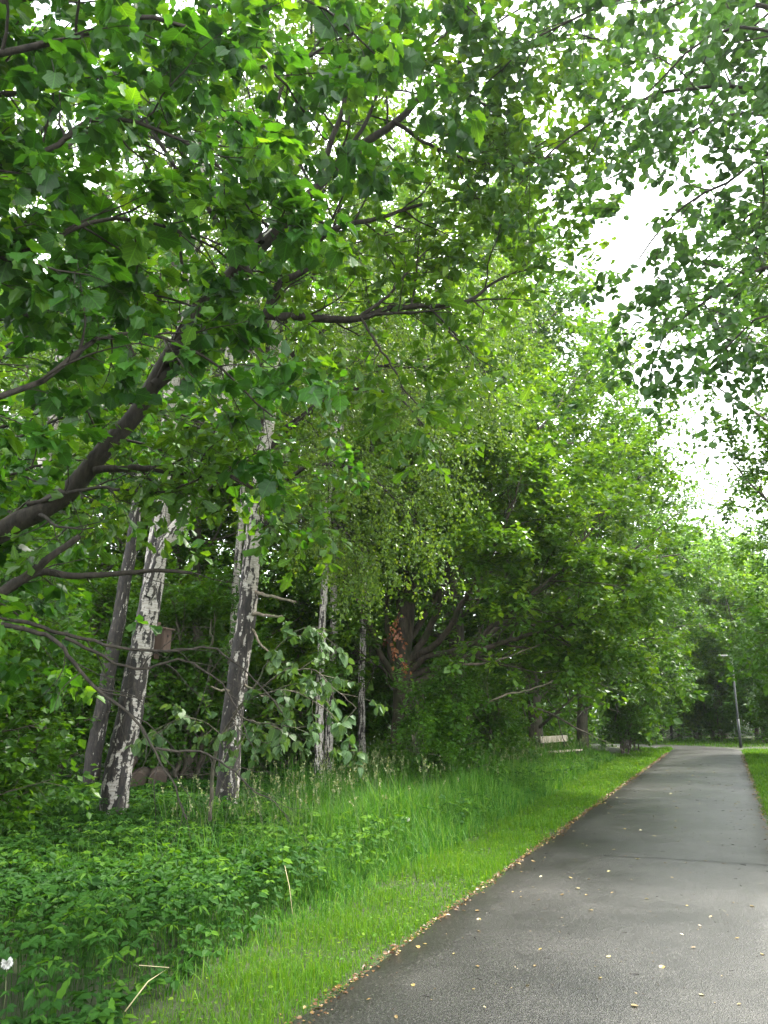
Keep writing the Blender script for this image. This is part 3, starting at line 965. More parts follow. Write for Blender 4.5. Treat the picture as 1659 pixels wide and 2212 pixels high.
l8b = limb([at(140, 1378, 5.7), at(280, 1442, 5.8), at(400, 1424, 5.8), at(500, 1520, 5.9), at(545, 1610, 5.9)], 0.013, 0.003, 34, r, 0.006)
l9 = limb([at(-60, 1340, 5.5), at(120, 1380, 5.5), at(190, 1470, 5.5), at(270, 1540, 5.5), at(330, 1610, 5.5), at(370, 1690, 5.5), at(405, 1770, 5.5)], 0.019, 0.004, 40, r, 0.006)
l9b = limb([at(335, 1620, 5.5), at(450, 1640, 5.6), at(560, 1720, 5.7), at(630, 1780, 5.7)], 0.009, 0.002, 24, r, 0.008)
l14 = limb([at(955, 172, 7.0), at(1060, 235, 7.0), at(1150, 330, 7.0), at(1205, 440, 7.0)], 0.022, 0.006, 24, r, 0.008)
l15 = limb([at(850, 262, 6.8), at(960, 325, 6.7), at(1080, 350, 6.7), at(1190, 300, 6.7)], 0.022, 0.006, 24, r, 0.008)
l16 = limb([at(1010, 125, 7.1), at(1120, 110, 7.0), at(1240, 80, 6.9), at(1340, 110, 6.9)], 0.02, 0.006, 24, r, 0.008)
l17 = limb([at(742, 120, 6.5), at(840, 130, 6.3), at(930, 90, 6.2), at(1010, 10, 6.2)], 0.016, 0.006, 24, r, 0.008)
main = [l14, l15, l16, l17, l1, l2, l3, l4, l4b, l4c, l12, l13, l5, l5b, l10, l11]
bare = [l6, l7, l8, l8b, l9, l9b]
tw, lv = [], []
for (P, R), n1, ln in ((l1, 22, 0.95), (l2, 18, 0.75), (l3, 12, 0.7), (l4, 9, 0.7), (l4b, 9, 0.7), (l12, 9, 0.7), (l13, 10, 0.9), (l5, 12, 0.6), (l5b, 9, 0.5), (l10, 8, 0.5), (l11, 10, 0.4), (l14, 15, 0.75), (l15, 15, 0.75), (l16, 15, 0.75), (l17, 14, 0.7)):
    A = grow(r, P[None], R[None], n1, 0.22, 0.9, 0.25, ln, 0.13, (0, 0, 0.02), 0.55, 0.016, 9)
    B_ = grow(r, *A, 6, 0.25, 0.8, 0.25, 0.42, 0.14, (0, 0, 0.02), 0.7, 0.012, 6)
    tw += [(A[0], A[1], 5), (B_[0], B_[1], 3)]
    g = r.random(len(B_[0])) < 0.8
    lv.append(leaves_on(r, B_[0][g], 11, 0.098, 0.22, 0.25, 0.9, 0.55, 0.03, 0.3, 0.6, (0.40, 0.22)))
for (P, R), n1 in ((l6, 6), (l7, 4), (l8, 12), (l8b, 10), (l9, 14), (l9b, 8)):
    A = grow(r, P[None], R[None], n1, 0.3, 0.75, 0.25, 0.42, 0.16, (0, 0, -0.03), 0.5, 0.008, 9)
    B_ = grow(r, *A, 3, 0.3, 0.7, 0.25, 0.2, 0.16, (0, 0, 0), 0.6, 0.006, 5)
    tw += [(A[0], A[1], 4), (B_[0], B_[1], 3)]
# upper crown, mostly out of frame overhead: it keeps the light off the verge
A = grow(r, trunk[0][None], trunk[1][None], 14, 0.35, 1.0, 0.2, 3.0, 0.10, (0, 0, 0.03), 0.5, 0.02, 10)
B_ = grow(r, *A, 9, 0.2, 0.9, 0.25, 0.9, 0.13, (0, 0, 0.02), 0.6, 0.014, 7)
C_ = grow(r, *B_, 4, 0.3, 0.8, 0.25, 0.4, 0.14, (0, 0, 0.0), 0.7, 0.012, 5)
tw += [(A[0], A[1], 6), (B_[0], B_[1], 4)]
lv.append(leaves_on(r, C_[0], 8, 0.10, 0.2, 0.25, 0.9, 0.55, 0.03, 0.2, 0.6, (0.38, 0.2)))
crown = cat(lv)
print('oak leaves', len(crown['pos']))
finish_tree(root, b, [(trunk[0], trunk[1], 18)], main + bare, tw, crown, T_OAKFAR, L_OAK, B_DARK, 10, 300, near=T_OAK_NEAR, near_mat=L_OAK_NEAR)

# --- foreground maple: big lobed leaves close to the lens, top left
r = rng(102)
b = np.array([-4.6, 3.6, 0.0])
root = empty('maple_tree', b, 'nearest maple, its big lobed leaves filling the upper left of the view', 'tree')
trunk = limb([b, b + (0.1, 0, 2), b + (0.2, 0.1, 4), b + (0.4, 0.2, 7), b + (0.6, 0.3, 9.5)], 0.22, 0.05, 30, r, 0.02)
trunk = (trunk[0], flare(trunk[0], trunk[1], 0.4, 0.5))
def bough(h, *pts, r0=0.034):
    dist = np.linalg.norm((pts[0] - trunk[0][12])[:2])
    s = trunk[0][np.argmin(np.abs(trunk[0][:, 2] - (pts[0][2] - 0.45 * dist)))]
    return limb([s] + list(pts), r0, 0.006, 30, r, 0.012)
bs = [bough(3.2, at(60, 820, 4.4), at(260, 720, 4.7), at(440, 770, 5.0), at(590, 900, 5.2)),
      bough(2.6, at(-40, 960, 6.9), at(160, 880, 7.1), at(320, 880, 7.3), at(450, 930, 7.4)),
      bough(2.2, at(-80, 1180, 7.0), at(20, 1120, 7.2), at(100, 1060, 7.4), at(170, 1060, 7.5)),
      bough(4.0, at(60, 560, 4.3), at(240, 480, 4.5), at(420, 520, 4.8), at(540, 590, 5.1)),
      bough(4.8, at(60, 330, 4.1), at(220, 250, 4.2), at(420, 330, 4.5), at(560, 480, 4.8)),
      bough(5.6, at(100, 120, 4.1), at(330, 60, 4.4), at(560, 150, 4.8), at(700, 300, 5.3)),
      bough(6.4, at(200, -60, 4.2), at(450, -80, 4.7), at(700, 20, 5.2), at(860, 160, 5.6)),
      bough(7.0, at(350, -220, 4.6), at(650, -180, 5.2), at(900, -60, 5.8), at(1060, 60, 6.2)),
      bough(3.4, at(20, 680, 4.9), at(200, 640, 5.4), at(380, 650, 5.9), at(500, 720, 6.2)),
      bough(5.2, at(0, 200, 4.7), at(200, 160, 5.2), at(400, 190, 5.7), at(560, 300, 6.0)),
      bough(2.0, at(-120, 1350, 5.0), at(-20, 1300, 7.2), at(40, 1330, 7.4), at(80, 1380, 7.6), r0=0.03)]
tw, lv = [], []
for i, (P, R) in enumerate(bs):
    A = grow(r, P[None], R[None], 24, 0.12, 0.85, 0.25, 0.66, 0.13, (0, 0, -0.02), 0.6, 0.011, 8, flat=0.3)
    B_ = grow(r, *A, 5, 0.3, 0.8, 0.25, 0.26, 0.14, (0, 0, -0.02), 0.7, 0.010, 5, flat=0.3)
    tw += [(A[0], A[1], 5), (B_[0], B_[1], 3)]
    g = r.random(len(B_[0])) < (0.80 if i not in (0, 10) else 0.6)
    lv.append(leaves_on(r, B_[0][g], 11, 0.086, 0.28, 0.45, 1.0, 0.42, 0.05, 0.2, 0.5, (0.34, 0.30)))
crown = cat(lv)
print('maple leaves', len(crown['pos']))
finish_tree(root, b, [(trunk[0], trunk[1], 14)], bs, tw, crown, T_MAPLE, L_MAPLE, B_DARK, 8, 300, near=T_MAPLE_NEAR, near_mat=L_MAPLE_NEAR)

# --- second maple a little further in: the finer leaves between the big limb and the birches
r = rng(112)
b = np.array([-6.2, 9.2, 0.0])
root = empty('maple_tree', b, 'second maple with finer leaves hanging in front of the upper birch trunks', 'tree')
trunk = limb([b, b + (0.1, 0, 2), b + (0.2, 0.1, 5), b + (0.4, 0.2, 9), b + (0.6, 0.3, 12)], 0.2, 0.05, 30, r, 0.02)
trunk = (trunk[0], flare(trunk[0], trunk[1], 0.4, 0.5))
bs = [bough(0, at(40, 900, 8.6), at(200, 860, 8.8), at(400, 900, 9.0), at(560, 980, 9.2), at(640, 1040, 9.3)),
      bough(0, at(40, 740, 8.6), at(240, 680, 8.8), at(460, 720, 9.2), at(640, 820, 9.5)),
      bough(0, at(40, 560, 8.6), at(240, 480, 8.9), at(470, 520, 9.3), at(680, 620, 9.6)),
      bough(0, at(60, 360, 8.6), at(260, 260, 9.0), at(500, 300, 9.5), at(720, 420, 9.9)),
      bough(0, at(60, 160, 8.6), at(300, 60, 9.0), at(560, 80, 9.6), at(780, 220, 10.0)),
      bough(0, at(-60, 1060, 8.2), at(60, 1010, 8.4), at(220, 1000, 8.6), at(330, 1050, 8.8)),
      bough(0, at(-100, 1260, 8.2), at(0, 1230, 8.4), at(80, 1240, 8.6), at(140, 1300, 8.8))]
tw, lv = [], []
for i, (P, R) in enumerate(bs):
    A = grow(r, P[None], R[None], 22, 0.15, 0.85, 0.25, 1.05, 0.13, (0, 0, -0.02), 0.6, 0.011, 8, flat=0.3)
    B_ = grow(r, *A, 5, 0.25, 0.8, 0.25, 0.42, 0.14, (0, 0, -0.02), 0.7, 0.010, 5, flat=0.3)
    tw += [(A[0], A[1], 4), (B_[0], B_[1], 3)]
    g = r.random(len(B_[0])) < (0.9 if i < 5 else 0.6)
    lv.append(leaves_on(r, B_[0][g], 11, 0.102, 0.25, 0.4, 1.0, 0.45, 0.05, 0.15, 0.5, (0.45, 0.26)))
crown = cat(lv)
print('maple 2 leaves', len(crown['pos']))
finish_tree(root, b, [(trunk[0], trunk[1], 14)], bs, tw, crown, T_OAKFAR, L_MAPLE, B_DARK, 8, 0, 1.4)

# --- alder over the path, top right, against the sky
r = rng(103)
b = np.array([6.4, 4.6, 0.0])
root = empty('alder_tree', b, 'alder with small round dark leaves hanging against the bright sky above the path', 'tree')
trunk = limb([b, b + (-0.1, 0, 2.5), b + (-0.3, 0.1, 5), b + (-0.4, 0.2, 8), b + (-0.5, 0.3, 11)], 0.2, 0.04, 30, r, 0.02)
trunk = (trunk[0], flare(trunk[0], trunk[1], 0.4, 0.5))
bs = [bough(5.2, at(1700, 330, 5.2), at(1560, 400, 5.4), at(1450, 470, 5.6), at(1380, 560, 5.8)),
      bough(4.6, at(1720, 560, 5.2), at(1560, 620, 5.3), at(1440, 720, 5.5), at(1400, 830, 5.6)),
      bough(3.8, at(1740, 680, 5.0), at(1640, 690, 5.1), at(1560, 760, 5.3)),
      bough(6.2, at(1700, 180, 5.0), at(1480, 180, 5.3), at(1280, 260, 5.7), at(1120, 400, 6.1)),
      bough(7.2, at(1660, 0, 4.9), at(1420, -20, 5.3), at(1200, 60, 5.8), at(1050, 180, 6.2)),
      bough(6.6, at(1690, 80, 4.4), at(1590, 60, 4.4), at(1480, 120, 4.6), at(1400, 200, 4.8)),
      bough(5.6, at(1720, 250, 5.9), at(1560, 250, 6.3), at(1420, 330, 6.7), at(1290, 400, 7.0)),
      bough(5.0, at(1720, 440, 5.9), at(1620, 470, 6.2), at(1560, 530, 6.5), at(1480, 600, 6.8)),
      bough(8.2, at(1600, -150, 5.2), at(1350, -120, 5.8), at(1150, 0, 6.4), at(980, 120, 7.0))]
tw, lv = [], []
for i, (P, R) in enumerate(bs):
    A = grow(r, P[None], R[None], 30, 0.12, 0.8, 0.25, 0.68, 0.12, (0, 0, -0.03), 0.6, 0.010, 8)
    B_ = grow(r, *A, 6, 0.25, 0.8, 0.25, 0.30, 0.14, (0, 0, -0.03), 0.7, 0.010, 5)
    tw += [(A[0], A[1], 5), (B_[0], B_[1], 3)]
    g = r.random(len(B_[0])) < (0.75, 0.75, 0.8, 0.8, 1.0, 1.0, 0.75, 0.8, 1.0)[i]
    lv.append(leaves_on(r, B_[0][g], 14, 0.056, 0.2, 0.35, 0.9, 0.6, 0.03, 0.2, 0.5, (0.4, 0.2)))
crown = cat(lv)
print('alder leaves', len(crown['pos']))
finish_tree(root, b, [(trunk[0], trunk[1], 14)], bs, tw, crown, T_ROUND, L_ROUND, B_DARK, 8, 300, near=T_ROUND_NEAR, near_mat=L_ROUND_NEAR)

# ------------------------------------------------------------------ birches
def birch_tube(P, R, base, seed, zoff=0.0, sides=56, rug=1.0):
    """Trunk with ridged bark low down; 'tone' carries how rugged and dark the bark is, painted side light included."""
    k = len(P)
    V, F = tubes([(P, R, sides)], (0, 0, 0))
    cen = np.repeat(P, sides, 0)
    off = V - cen
    rad = np.linalg.norm(off, axis=1)
    an = np.arctan2(off[:, 1], off[:, 0])
    z = V[:, 2]
    rr = np.repeat(R, sides)
    c = np.stack([np.cos(an) * 2.1, np.sin(an) * 2.1, z * 8.5], 1)
    n1 = vnoise(c * np.array([1.6, 1.6, 1.0]), seed)
    n2 = vnoise(c * np.array([3.2, 3.2, 2.2]), seed + 1)
    n3 = vnoise(np.stack([np.cos(an) * 6, np.sin(an) * 6, z * 6.5], 1), seed + 2)
    low = np.clip(1.05 - (z - zoff) / 5.0, 0.0, 1.0)
    side_light = 0.15 * -np.cos(an)                      # side light put into the bark tone: right side whiter, left darker
    m = 0.5 + (0.45 * n1 + 0.33 * n2 + 0.22 * n3 - 0.5) * 2.3 + np.minimum((low - 0.36) * 0.55 * rug, 0.20 + 0.24 * (rug - 1)) + side_light
    ridge = 1 / (1 + np.exp(-(m - 0.5) * 26))
    V = cen + off * (1 + (0.07 * ridge + 0.05 * (n3 - 0.5) * low)[:, None])
    return V - np.asarray(base), F, m

def birch_trunk_mesh(name, P, R, base, seed, zoff=0.0, rug=1.0, sides=56):
    V, F, m = birch_tube(P, R, base, seed, zoff, sides, rug)
    return raw_mesh(name, V, F.ravel(), np.full(len(F), 4), B_BIRCH, m, True)

def birch_crown(r, stems, n1=16, n2=9, n3=7, L1=2.6, m=16, t0=0.38, size=0.048, droop=-0.16, tone=(0.42, 0.2)):
    tw, lv = [], []
    for (P, R) in stems:
        A = grow(r, P[None], R[None], n1, t0, 0.75, 0.2, L1, 0.10, (0, 0, -0.02), 0.42, 0.014, 10, shape=lambda t: 0.45 + 0.9 * np.sin(np.pi * np.clip((t - t0) / (1 - t0), 0, 1) ** 0.8))
        B_ = grow(r, *A, n2, 0.2, 0.8, 0.3, L1 * 0.38, 0.12, (0, 0, -0.08), 0.5, 0.009, 8)
        C_ = grow(r, *B_, n3, 0.15, 0.9, 0.3, 0.75, 0.10, (0, 0, droop), 0.6, 0.004, 7)
        tw += [(A[0], A[1], 6), (B_[0], B_[1], 4), (C_[0][::2], C_[1][::2] * 0.8, 3)]
        lv.append(leaves_on(r, C_[0], m, size, 0.22, 0.7, 0.35, 0.8, 0.03, 0.1, 0.3, tone))
    return tw, cat(lv)

def birch(name, seed, stems_px, Y, radii, label, top, group='old birches with rugged bark', crown_kw=None, zoff=0, rug=1.0, snags=(), arms=()):
    r = rng(seed)
    g0 = at(*stems_px[0][0], Y)
    b = np.array([g0[0], Y, 0.0])
    root = empty(name, b, label, 'tree', group)
    stems = []
    for i, px in enumerate(stems_px):
        pts = [at(q[0], q[1], q[2] if len(q) > 2 else Y) for q in px]
        if i == 0: pts = [np.array([pts[0][0] - (pts[1][0] - pts[0][0]) * 0.2, Y, -0.05])] + pts
        pts.append(pts[-1] + np.array(top[i]))
        P, R = limb(pts, radii[i][0], radii[i][1], 150, r, 0.006)
        if i == 0: R = flare(P, R, 0.5, 0.35)
        stems.append((P, R))
        link('trunk' if i == 0 else 'stem', birch_trunk_mesh('trunk', P, R, b, seed * 10 + i, zoff, rug * (1.0 if i == 0 else 1.6)), root)
    tw, lv = birch_crown(r, stems, **(crown_kw or {}))
    for px in arms:
        P, R = limb([at(*q) for q in px], 0.045, 0.006, 40, r, 0.012)
        link('limb', wood_mesh('limb', [(P, R, 8)], b, B_DARK), root)
        A = grow(r, P[None], R[None], 26, 0.25, 0.8, 0.3, 0.7, 0.13, (0, 0, -0.06), 0.5, 0.008, 8)
        B_ = grow(r, *A, 7, 0.2, 0.9, 0.3, 0.85, 0.09, (0, 0, -0.26), 0.6, 0.003, 8)
        tw += [(A[0], A[1], 4), (B_[0], B_[1] * 0.8, 3)]
        lv = cat([lv, leaves_on(r, B_[0], 26, 0.050, 0.22, 0.7, 0.35, 0.8, 0.03, 0.1, 0.3, (0.5, 0.22))])
    for px in snags:
        P, R = limb([at(q[0], q[1], q[2] if len(q) > 2 else Y) for q in px[1]], px[0], px[0] * 0.55, 20, r, 0.006)
        link('broken_branch', wood_mesh('broken_branch', [(P, R, 8)], b, B_DEADWOOD), root)
    link('twigs', wood_mesh('twigs', tw, b, B_DARK), root, 'stuff')
    link('crown', leaf_mesh('crown', lv, T_DIAMOND, L_BIRCH, b, 1.15), root, 'stuff')
    print(name, len(lv['pos']))
    return root

birch('birch_tree', 201, [[(247, 1730), (268, 1600), (292, 1450), (318, 1300), (338, 1170), (352, 1060), (362, 930), (380, 700)],
                          [(322, 1290), (352, 1200), (395, 1130), (440, 1040), (480, 900), (520, 700)]], 11.6, [(0.185, 0.05), (0.11, 0.035)],
      'thick twin stemmed birch with a nest box, standing in the ground elder', [(0.2, 0.5, 4.5), (0.6, 1.0, 3.5)],
      crown_kw=dict(n1=16, n2=8, n3=6, L1=2.5, m=18, t0=0.42, size=0.06), zoff=0.5)
birch('birch_tree', 202, [[(490, 1700), (497, 1600), (515, 1450), (533, 1300), (545, 1180), (560, 1050), (578, 880), (597, 700), (615, 520)]], 12.6, [(0.162, 0.05)],
      'tall single stemmed birch with several broken side branches beside the twin stemmed birch', [(0.5, 0.3, 6.0)],
      rug=1.35, zoff=0.9, crown_kw=dict(n1=34, n2=9, n3=8, L1=3.2, m=22, t0=0.34, size=0.052),
      snags=[(0.032, [(535, 1325), (570, 1330, 12.3), (612, 1333, 12.1)]), (0.03, [(545, 1275), (590, 1292, 12.2), (640, 1300, 11.9)]), (0.024, [(505, 1490), (475, 1487, 12.3), (455, 1483, 12.2)]),
             (0.022, [(540, 1350), (560, 1390, 12.3), (585, 1410, 12.2)]), (0.02, [(520, 1470), (545, 1490, 12.3), (570, 1505, 12.1)])],
      arms=[[(566, 980, 12.6), (680, 880, 12.3), (800, 840, 12.0), (900, 900, 11.8), (960, 1000, 11.7)], [(558, 1060, 12.6), (670, 1000, 12.2), (800, 1030, 11.9), (900, 1130, 11.7)], [(550, 1140, 12.6), (640, 1110, 12.4), (730, 1130, 12.2), (790, 1200, 12.1)],
            [(585, 800, 12.6), (740, 690, 12.5), (900, 680, 12.4), (1020, 760, 12.3), (1080, 880, 12.3)],
            [(600, 650, 12.6), (760, 540, 12.8), (920, 500, 13.0), (1060, 570, 13.1), (1130, 700, 13.1)], [(575, 900, 12.6), (700, 800, 13.2), (860, 780, 13.6), (980, 860, 13.8)]])
birch('birch_tree', 203, [[(195, 1680), (212, 1580), (238, 1450), (262, 1320), (280, 1200), (300, 1050), (320, 850)]], 15.0, [(0.14, 0.05)],
      'shaded birch partly hidden behind the twin stemmed birch', [(0.3, 0.3, 4.5)], crown_kw=dict(n1=15, n2=8, n3=6, L1=2.6, m=18, t0=0.45, size=0.065), rug=2.3, zoff=2.6)  # rug and zoff raised: shade on this trunk put into its bark tone
birch('birch_tree', 204, [[(-20, 1600), (5, 1450), (28, 1280), (60, 1120), (105, 950), (125, 800)]], 13.5, [(0.16, 0.06)],
      'birch at the far left edge leaning right behind the dark oak limb', [(0.6, 0.3, 4.5)], crown_kw=dict(n1=15, n2=8, n3=6, L1=2.6, m=18, t0=0.45, size=0.065), rug=0.8)
for sd, px, Y, rad, lab in ((205, [(500, 1560), (506, 1400), (512, 1250), (520, 1120), (535, 900)], 16.5, 0.085, 'slender white birch seen just left of the tall single stemmed birch'),
                            (206, [(688, 1545), (690, 1440), (695, 1330), (704, 1220), (716, 1000)], 16.5, 0.085, 'slender white birch, left of the close pair between tall birch and spreading oak'),
                            (207, [(712, 1545), (717, 1440), (722, 1330), (722, 1220), (730, 1000)], 17.5, 0.09, 'slender white birch, right of the close pair between tall birch and spreading oak'),
                            (208, [(781, 1540), (783, 1420), (786, 1320), (792, 1220), (806, 1000)], 18.5, 0.08, 'slender white birch standing alone just left of the spreading oak')):
    birch('birch_tree', sd, [px], Y, [(rad, 0.04)], lab, [(0.2, 0.2, 4)], 'slender birches deeper in the wood',
          crown_kw=dict(n1=9, n2=6, n3=4, L1=2.0, m=11, t0=0.5, size=0.07), zoff=-3.0, rug=0.7)

# nest box on the twin stemmed birch
q = at(350, 1384, 11.75)
root = empty('nest_box', q, 'brown wooden nest box fixed to the twin stemmed birch', 'nest box', None, 1.2)
root.scale = (1.05, 1.05, 1.3)
wd = plain_mat('nest_box_wood', (0.085, 0.055, 0.04), 0.8, 0, 0.3, 14, 0.2)
MB().box(-0.085, 0.085, -0.09, -0.072, -0.13, 0.13).build('front_board', wd, root, 0.003)
MB().box(-0.085, -0.068, -0.07, 0.07, -0.13, 0.13).build('side_board', wd, root, 0.003)
MB().box(0.068, 0.085, -0.07, 0.07, -0.13, 0.13).build('side_board', wd, root, 0.003)
MB().box(-0.05, 0.05, 0.072, 0.09, -0.2, 0.21).build('back_board', wd, root, 0.003)
MB().box(-0.066, 0.066, -0.07, 0.07, -0.13, -0.115).build('floor_board', wd, root, 0.003)
o = MB().box(-0.105, 0.105, -0.13, 0.07, 0.0, 0.018).build('roof', wd, root, 0.003)
o.location = (0, 0, 0.135); o.rotation_euler = (0.16, 0, 0)
o = MB().tube([(0, -0.094, 0.05), (0, -0.0905, 0.05)], 0.017, 14).build('entrance_hole', plain_mat('dark_hole', (0.01, 0.008, 0.006), 0.9), root)
# ------------------------------------------------------------------ spreading oak in the middle
r = rng(301)
YO = 18.0
g0 = at(868, 1640, YO)
b = np.array([g0[0], YO, 0.0])
root = empty('oak_tree', b, 'spreading oak with a low fan of limbs and a hanging brown dead spray', 'tree')
trunk = limb([b - (0, 0, 0.1), at(868, 1600, YO), at(872, 1530, YO), at(874, 1480, YO), at(876, 1420, YO), at(884, 1300, YO), at(900, 1100, YO), at(905, 900, YO), at(915, 700, YO + 0.4)], 0.235, 0.045, 60, r, 0.01)
trunk = (trunk[0], flare(trunk[0], trunk[1], 0.5, 0.35))
PXL = [([(868, 1475, 18), (838, 1440, 17.9), (800, 1370, 17.6), (770, 1300, 17.4), (745, 1200, 17.2), (700, 1080, 16.9)], 0.11),
       ([(866, 1450, 18), (845, 1380, 18.1), (833, 1280, 18.2), (840, 1150, 18.4), (820, 1000, 18.5)], 0.11),
       ([(880, 1440, 18), (915, 1380, 17.8), (945, 1310, 17.6), (955, 1220, 17.4), (990, 1100, 17.2), (1020, 960, 17)], 0.12),
       ([(884, 1430, 18), (935, 1390, 17.5), (985, 1320, 17.0), (1040, 1230, 16.5), (1090, 1140, 16.0), (1130, 1020, 15.6)], 0.11),
       ([(880, 1460, 18), (920, 1425, 17.7), (970, 1410, 17.3), (1040, 1370, 16.8), (1110, 1310, 16.4), (1200, 1240, 16.0), (1290, 1180, 15.8)], 0.10),
       ([(882, 1480, 18), (930, 1455, 17.6), (1000, 1435, 17.1), (1060, 1395, 16.8), (1150, 1370, 16.5), (1260, 1340, 16.2), (1350, 1310, 16.0)], 0.11),
       ([(878, 1470, 18), (905, 1452, 18.2), (985, 1428, 18.5), (1080, 1350, 18.9), (1170, 1270, 19.2), (1270, 1150, 19.4), (1340, 1060, 19.6)], 0.10),
       ([(866, 1500, 18), (840, 1478, 17.8), (820, 1440, 17.6), (790, 1428, 17.3), (740, 1445, 17.0)], 0.035),
       ([(876, 1400, 18), (930, 1300, 18.8), (1010, 1150, 19.4), (1090, 1000, 20), (1150, 880, 20.3)], 0.11),
       ([(874, 1400, 18), (850, 1250, 18.8), (790, 1090, 19.5), (760, 950, 20)], 0.10)]
lims = [limb([at(*q) for q in px], r0 * 0.74, 0.016, 40, r, 0.02) for px, r0 in PXL]
tw, lv = [], []
for i, (P, R) in enumerate(lims + [trunk]):
    isT = i == len(lims)
    ln = np.linalg.norm(P[-1] - P[0])
    n1 = 26 if isT else 15
    A = grow(r, P[None], R[None], n1, 0.42 if isT else 0.34, 0.8, 0.25, 2.6 if isT else max(1.2, ln * 0.36), 0.12, (0, 0, 0.01), 0.55, 0.014, 10)
    B_ = grow(r, *A, 8, 0.2, 0.85, 0.25, 0.85, 0.14, (0, 0, 0.0), 0.6, 0.011, 7)
    C_ = grow(r, *B_, 4, 0.3, 0.8, 0.25, 0.36, 0.14, (0, 0, 0.0), 0.7, 0.01, 5)
    tw += [(A[0], A[1], 4), (B_[0][::2], B_[1][::2], 3)]
    e = C_[0][:, -1] - b
    hd = np.hypot(e[:, 0], e[:, 1])
    keep = (e[:, 2] > 0.9) & ((hd > 2.6) | (e[:, 2] > 4.4)) & ~((e[:, 1] < -0.5) & (np.abs(e[:, 0]) < 2.3) & (e[:, 2] < 4.6) & (r.random(len(e)) < 0.8)) | ((e[:, 2] > 2.0) & (r.random(len(e)) < 0.26))   # the inside of the fan is bare
    q = C_[0][keep]
    q = q[vnoise(q[:, 2] * 0.95, 55) > 0.36]
    lv.append(leaves_on(r, q, 18, 0.118, 0.2, 0.2, 1.5, 0.45, 0.07, 0.2, 0.5, (0.50, 0.24)))
# pale dead low limb on the right
dl = [limb([at(*q) for q in px], r0, 0.008, 30, r, 0.012) for px, r0 in (
    ([(890, 1590, 17.9), (950, 1560, 17.3), (1010, 1530, 16.8), (1090, 1500, 16.3), (1150, 1490, 16.0), (1195, 1470, 15.8)], 0.045),
    ([(880, 1520, 18), (905, 1500, 17.6), (930, 1488, 17.3), (945, 1470, 17.1)], 0.035),
    ([(1000, 1435, 17.1), (1060, 1428, 16.8), (1120, 1410, 16.5), (1165, 1392, 16.3)], 0.03))]
for P, R in dl:
    link('dead_limb', wood_mesh('dead_limb', [(P, R, 8)], b, B_DEADWOOD), root)
    A = grow(r, P[None], R[None], 9, 0.35, 0.7, 0.25, 0.9, 0.15, (0, 0, 0), 0.5, 0.009, 9)
    tw.append((A[0], A[1], 4))
# hanging dead leaves
hl = limb([at(868, 1315, 16.6), at(856, 1380, 16.4), at(868, 1425, 16.4)], 0.01, 0.004, 16, r, 0.01)
A = grow(r, hl[0][None], hl[1][None], 12, 0.02, 0.7, 0.3, 0.42, 0.14, (0, 0, -0.22), 0.7, 0.008, 7)
dlv = leaves_on(r, A[0], 11, 0.07, 0.25, 0.9, 0.1, 0.9, 0.02, 0.1, 0.3, (0.45, 0.25))
ds = link('dead_spray', leaf_mesh('dead_spray', dlv, T_DIAMOND, L_DEAD, b, 1.3), root, 'stuff')
ds['label'] = 'hanging spray of rust brown dead leaves'
crown = cat(lv)
print('centre oak leaves', len(crown['pos']))
finish_tree(root, b, [(trunk[0], trunk[1], 20)], lims, tw, crown, T_DIAMOND, L_OAK, B_OAK, 12, 0, 1.35)

# ------------------------------------------------------------------ other broadleaf trees: a few patterns, copied
def pattern(seed, height, spread, r0, t0=0.18, n1=26, n2=9, n3=4, m=8, size=0.10, tone=(0.45, 0.22), mat=L_WOOD, tpl=T_DIAMOND, bark=B_GREY, up=0.03, stems=1, ang=1.0, low=0.5, width=1.25, clear=0.25):
    r = rng(seed)
    tw, lv, tr = [], [], []
    for s in range(stems):
        lean = r.normal(0, 0.05, 2) * height if stems == 1 else r.normal(0, 0.16, 2) * height
        o = np.zeros(3) if stems == 1 else np.append(r.normal(0, 0.15, 2), 0)
        P, R = limb([o - (0, 0, 0.1), o + (lean[0] * 0.1, lean[1] * 0.1, height * 0.25), o + (lean[0] * 0.45, lean[1] * 0.45, height * 0.6), o + (lean[0], lean[1], height)], r0, 0.02, 40, r, 0.03)
        R = flare(P, R, 0.5, 0.4)
        tr.append((P, R, 14))
        sh = lambda t: low + (1 - low) * np.sin(np.pi * np.clip((t - t0) / (1 - t0) * 0.82 + 0.12, 0, 1))
        A = grow(r, P[None], R[None], n1, t0, ang, 0.2, spread, 0.10, (0, 0, up), 0.5, 0.016, 10, shape=sh)
        B_ = grow(r, *A, n2, 0.2, 0.85, 0.25, spread * 0.34, 0.13, (0, 0, 0.0), 0.6, 0.012, 7)
        C_ = grow(r, *B_, n3, 0.3, 0.8, 0.25, spread * 0.14 + 0.12, 0.14, (0, 0, 0.0), 0.7, 0.01, 5)
        tr.append((A[0], A[1], 6))
        tw.append((B_[0], B_[1], 3))
        keep = C_[0][:, :, 2].min(1) > clear + 0.5 * np.sin(C_[0][:, 0, 0] * 1.3 + seed)
        q = C_[0][keep]
        q = q[vnoise(q[:, 2] * 0.9, seed) > 0.34]
        lv.append(leaves_on(r, q, int(m * 1.45), size, 0.22, 0.25, 1.5, 0.45, 0.07, 0.15, 0.5, tone))
    L = cat(lv)
    print('pattern', seed, len(L['pos']))
    return dict(trunk=wood_mesh('trunk', tr, (0, 0, 0), bark), twigs=wood_mesh('twigs', tw, (0, 0, 0), bark), crown=leaf_mesh('crown', L, tpl, mat, (0, 0, 0), width))

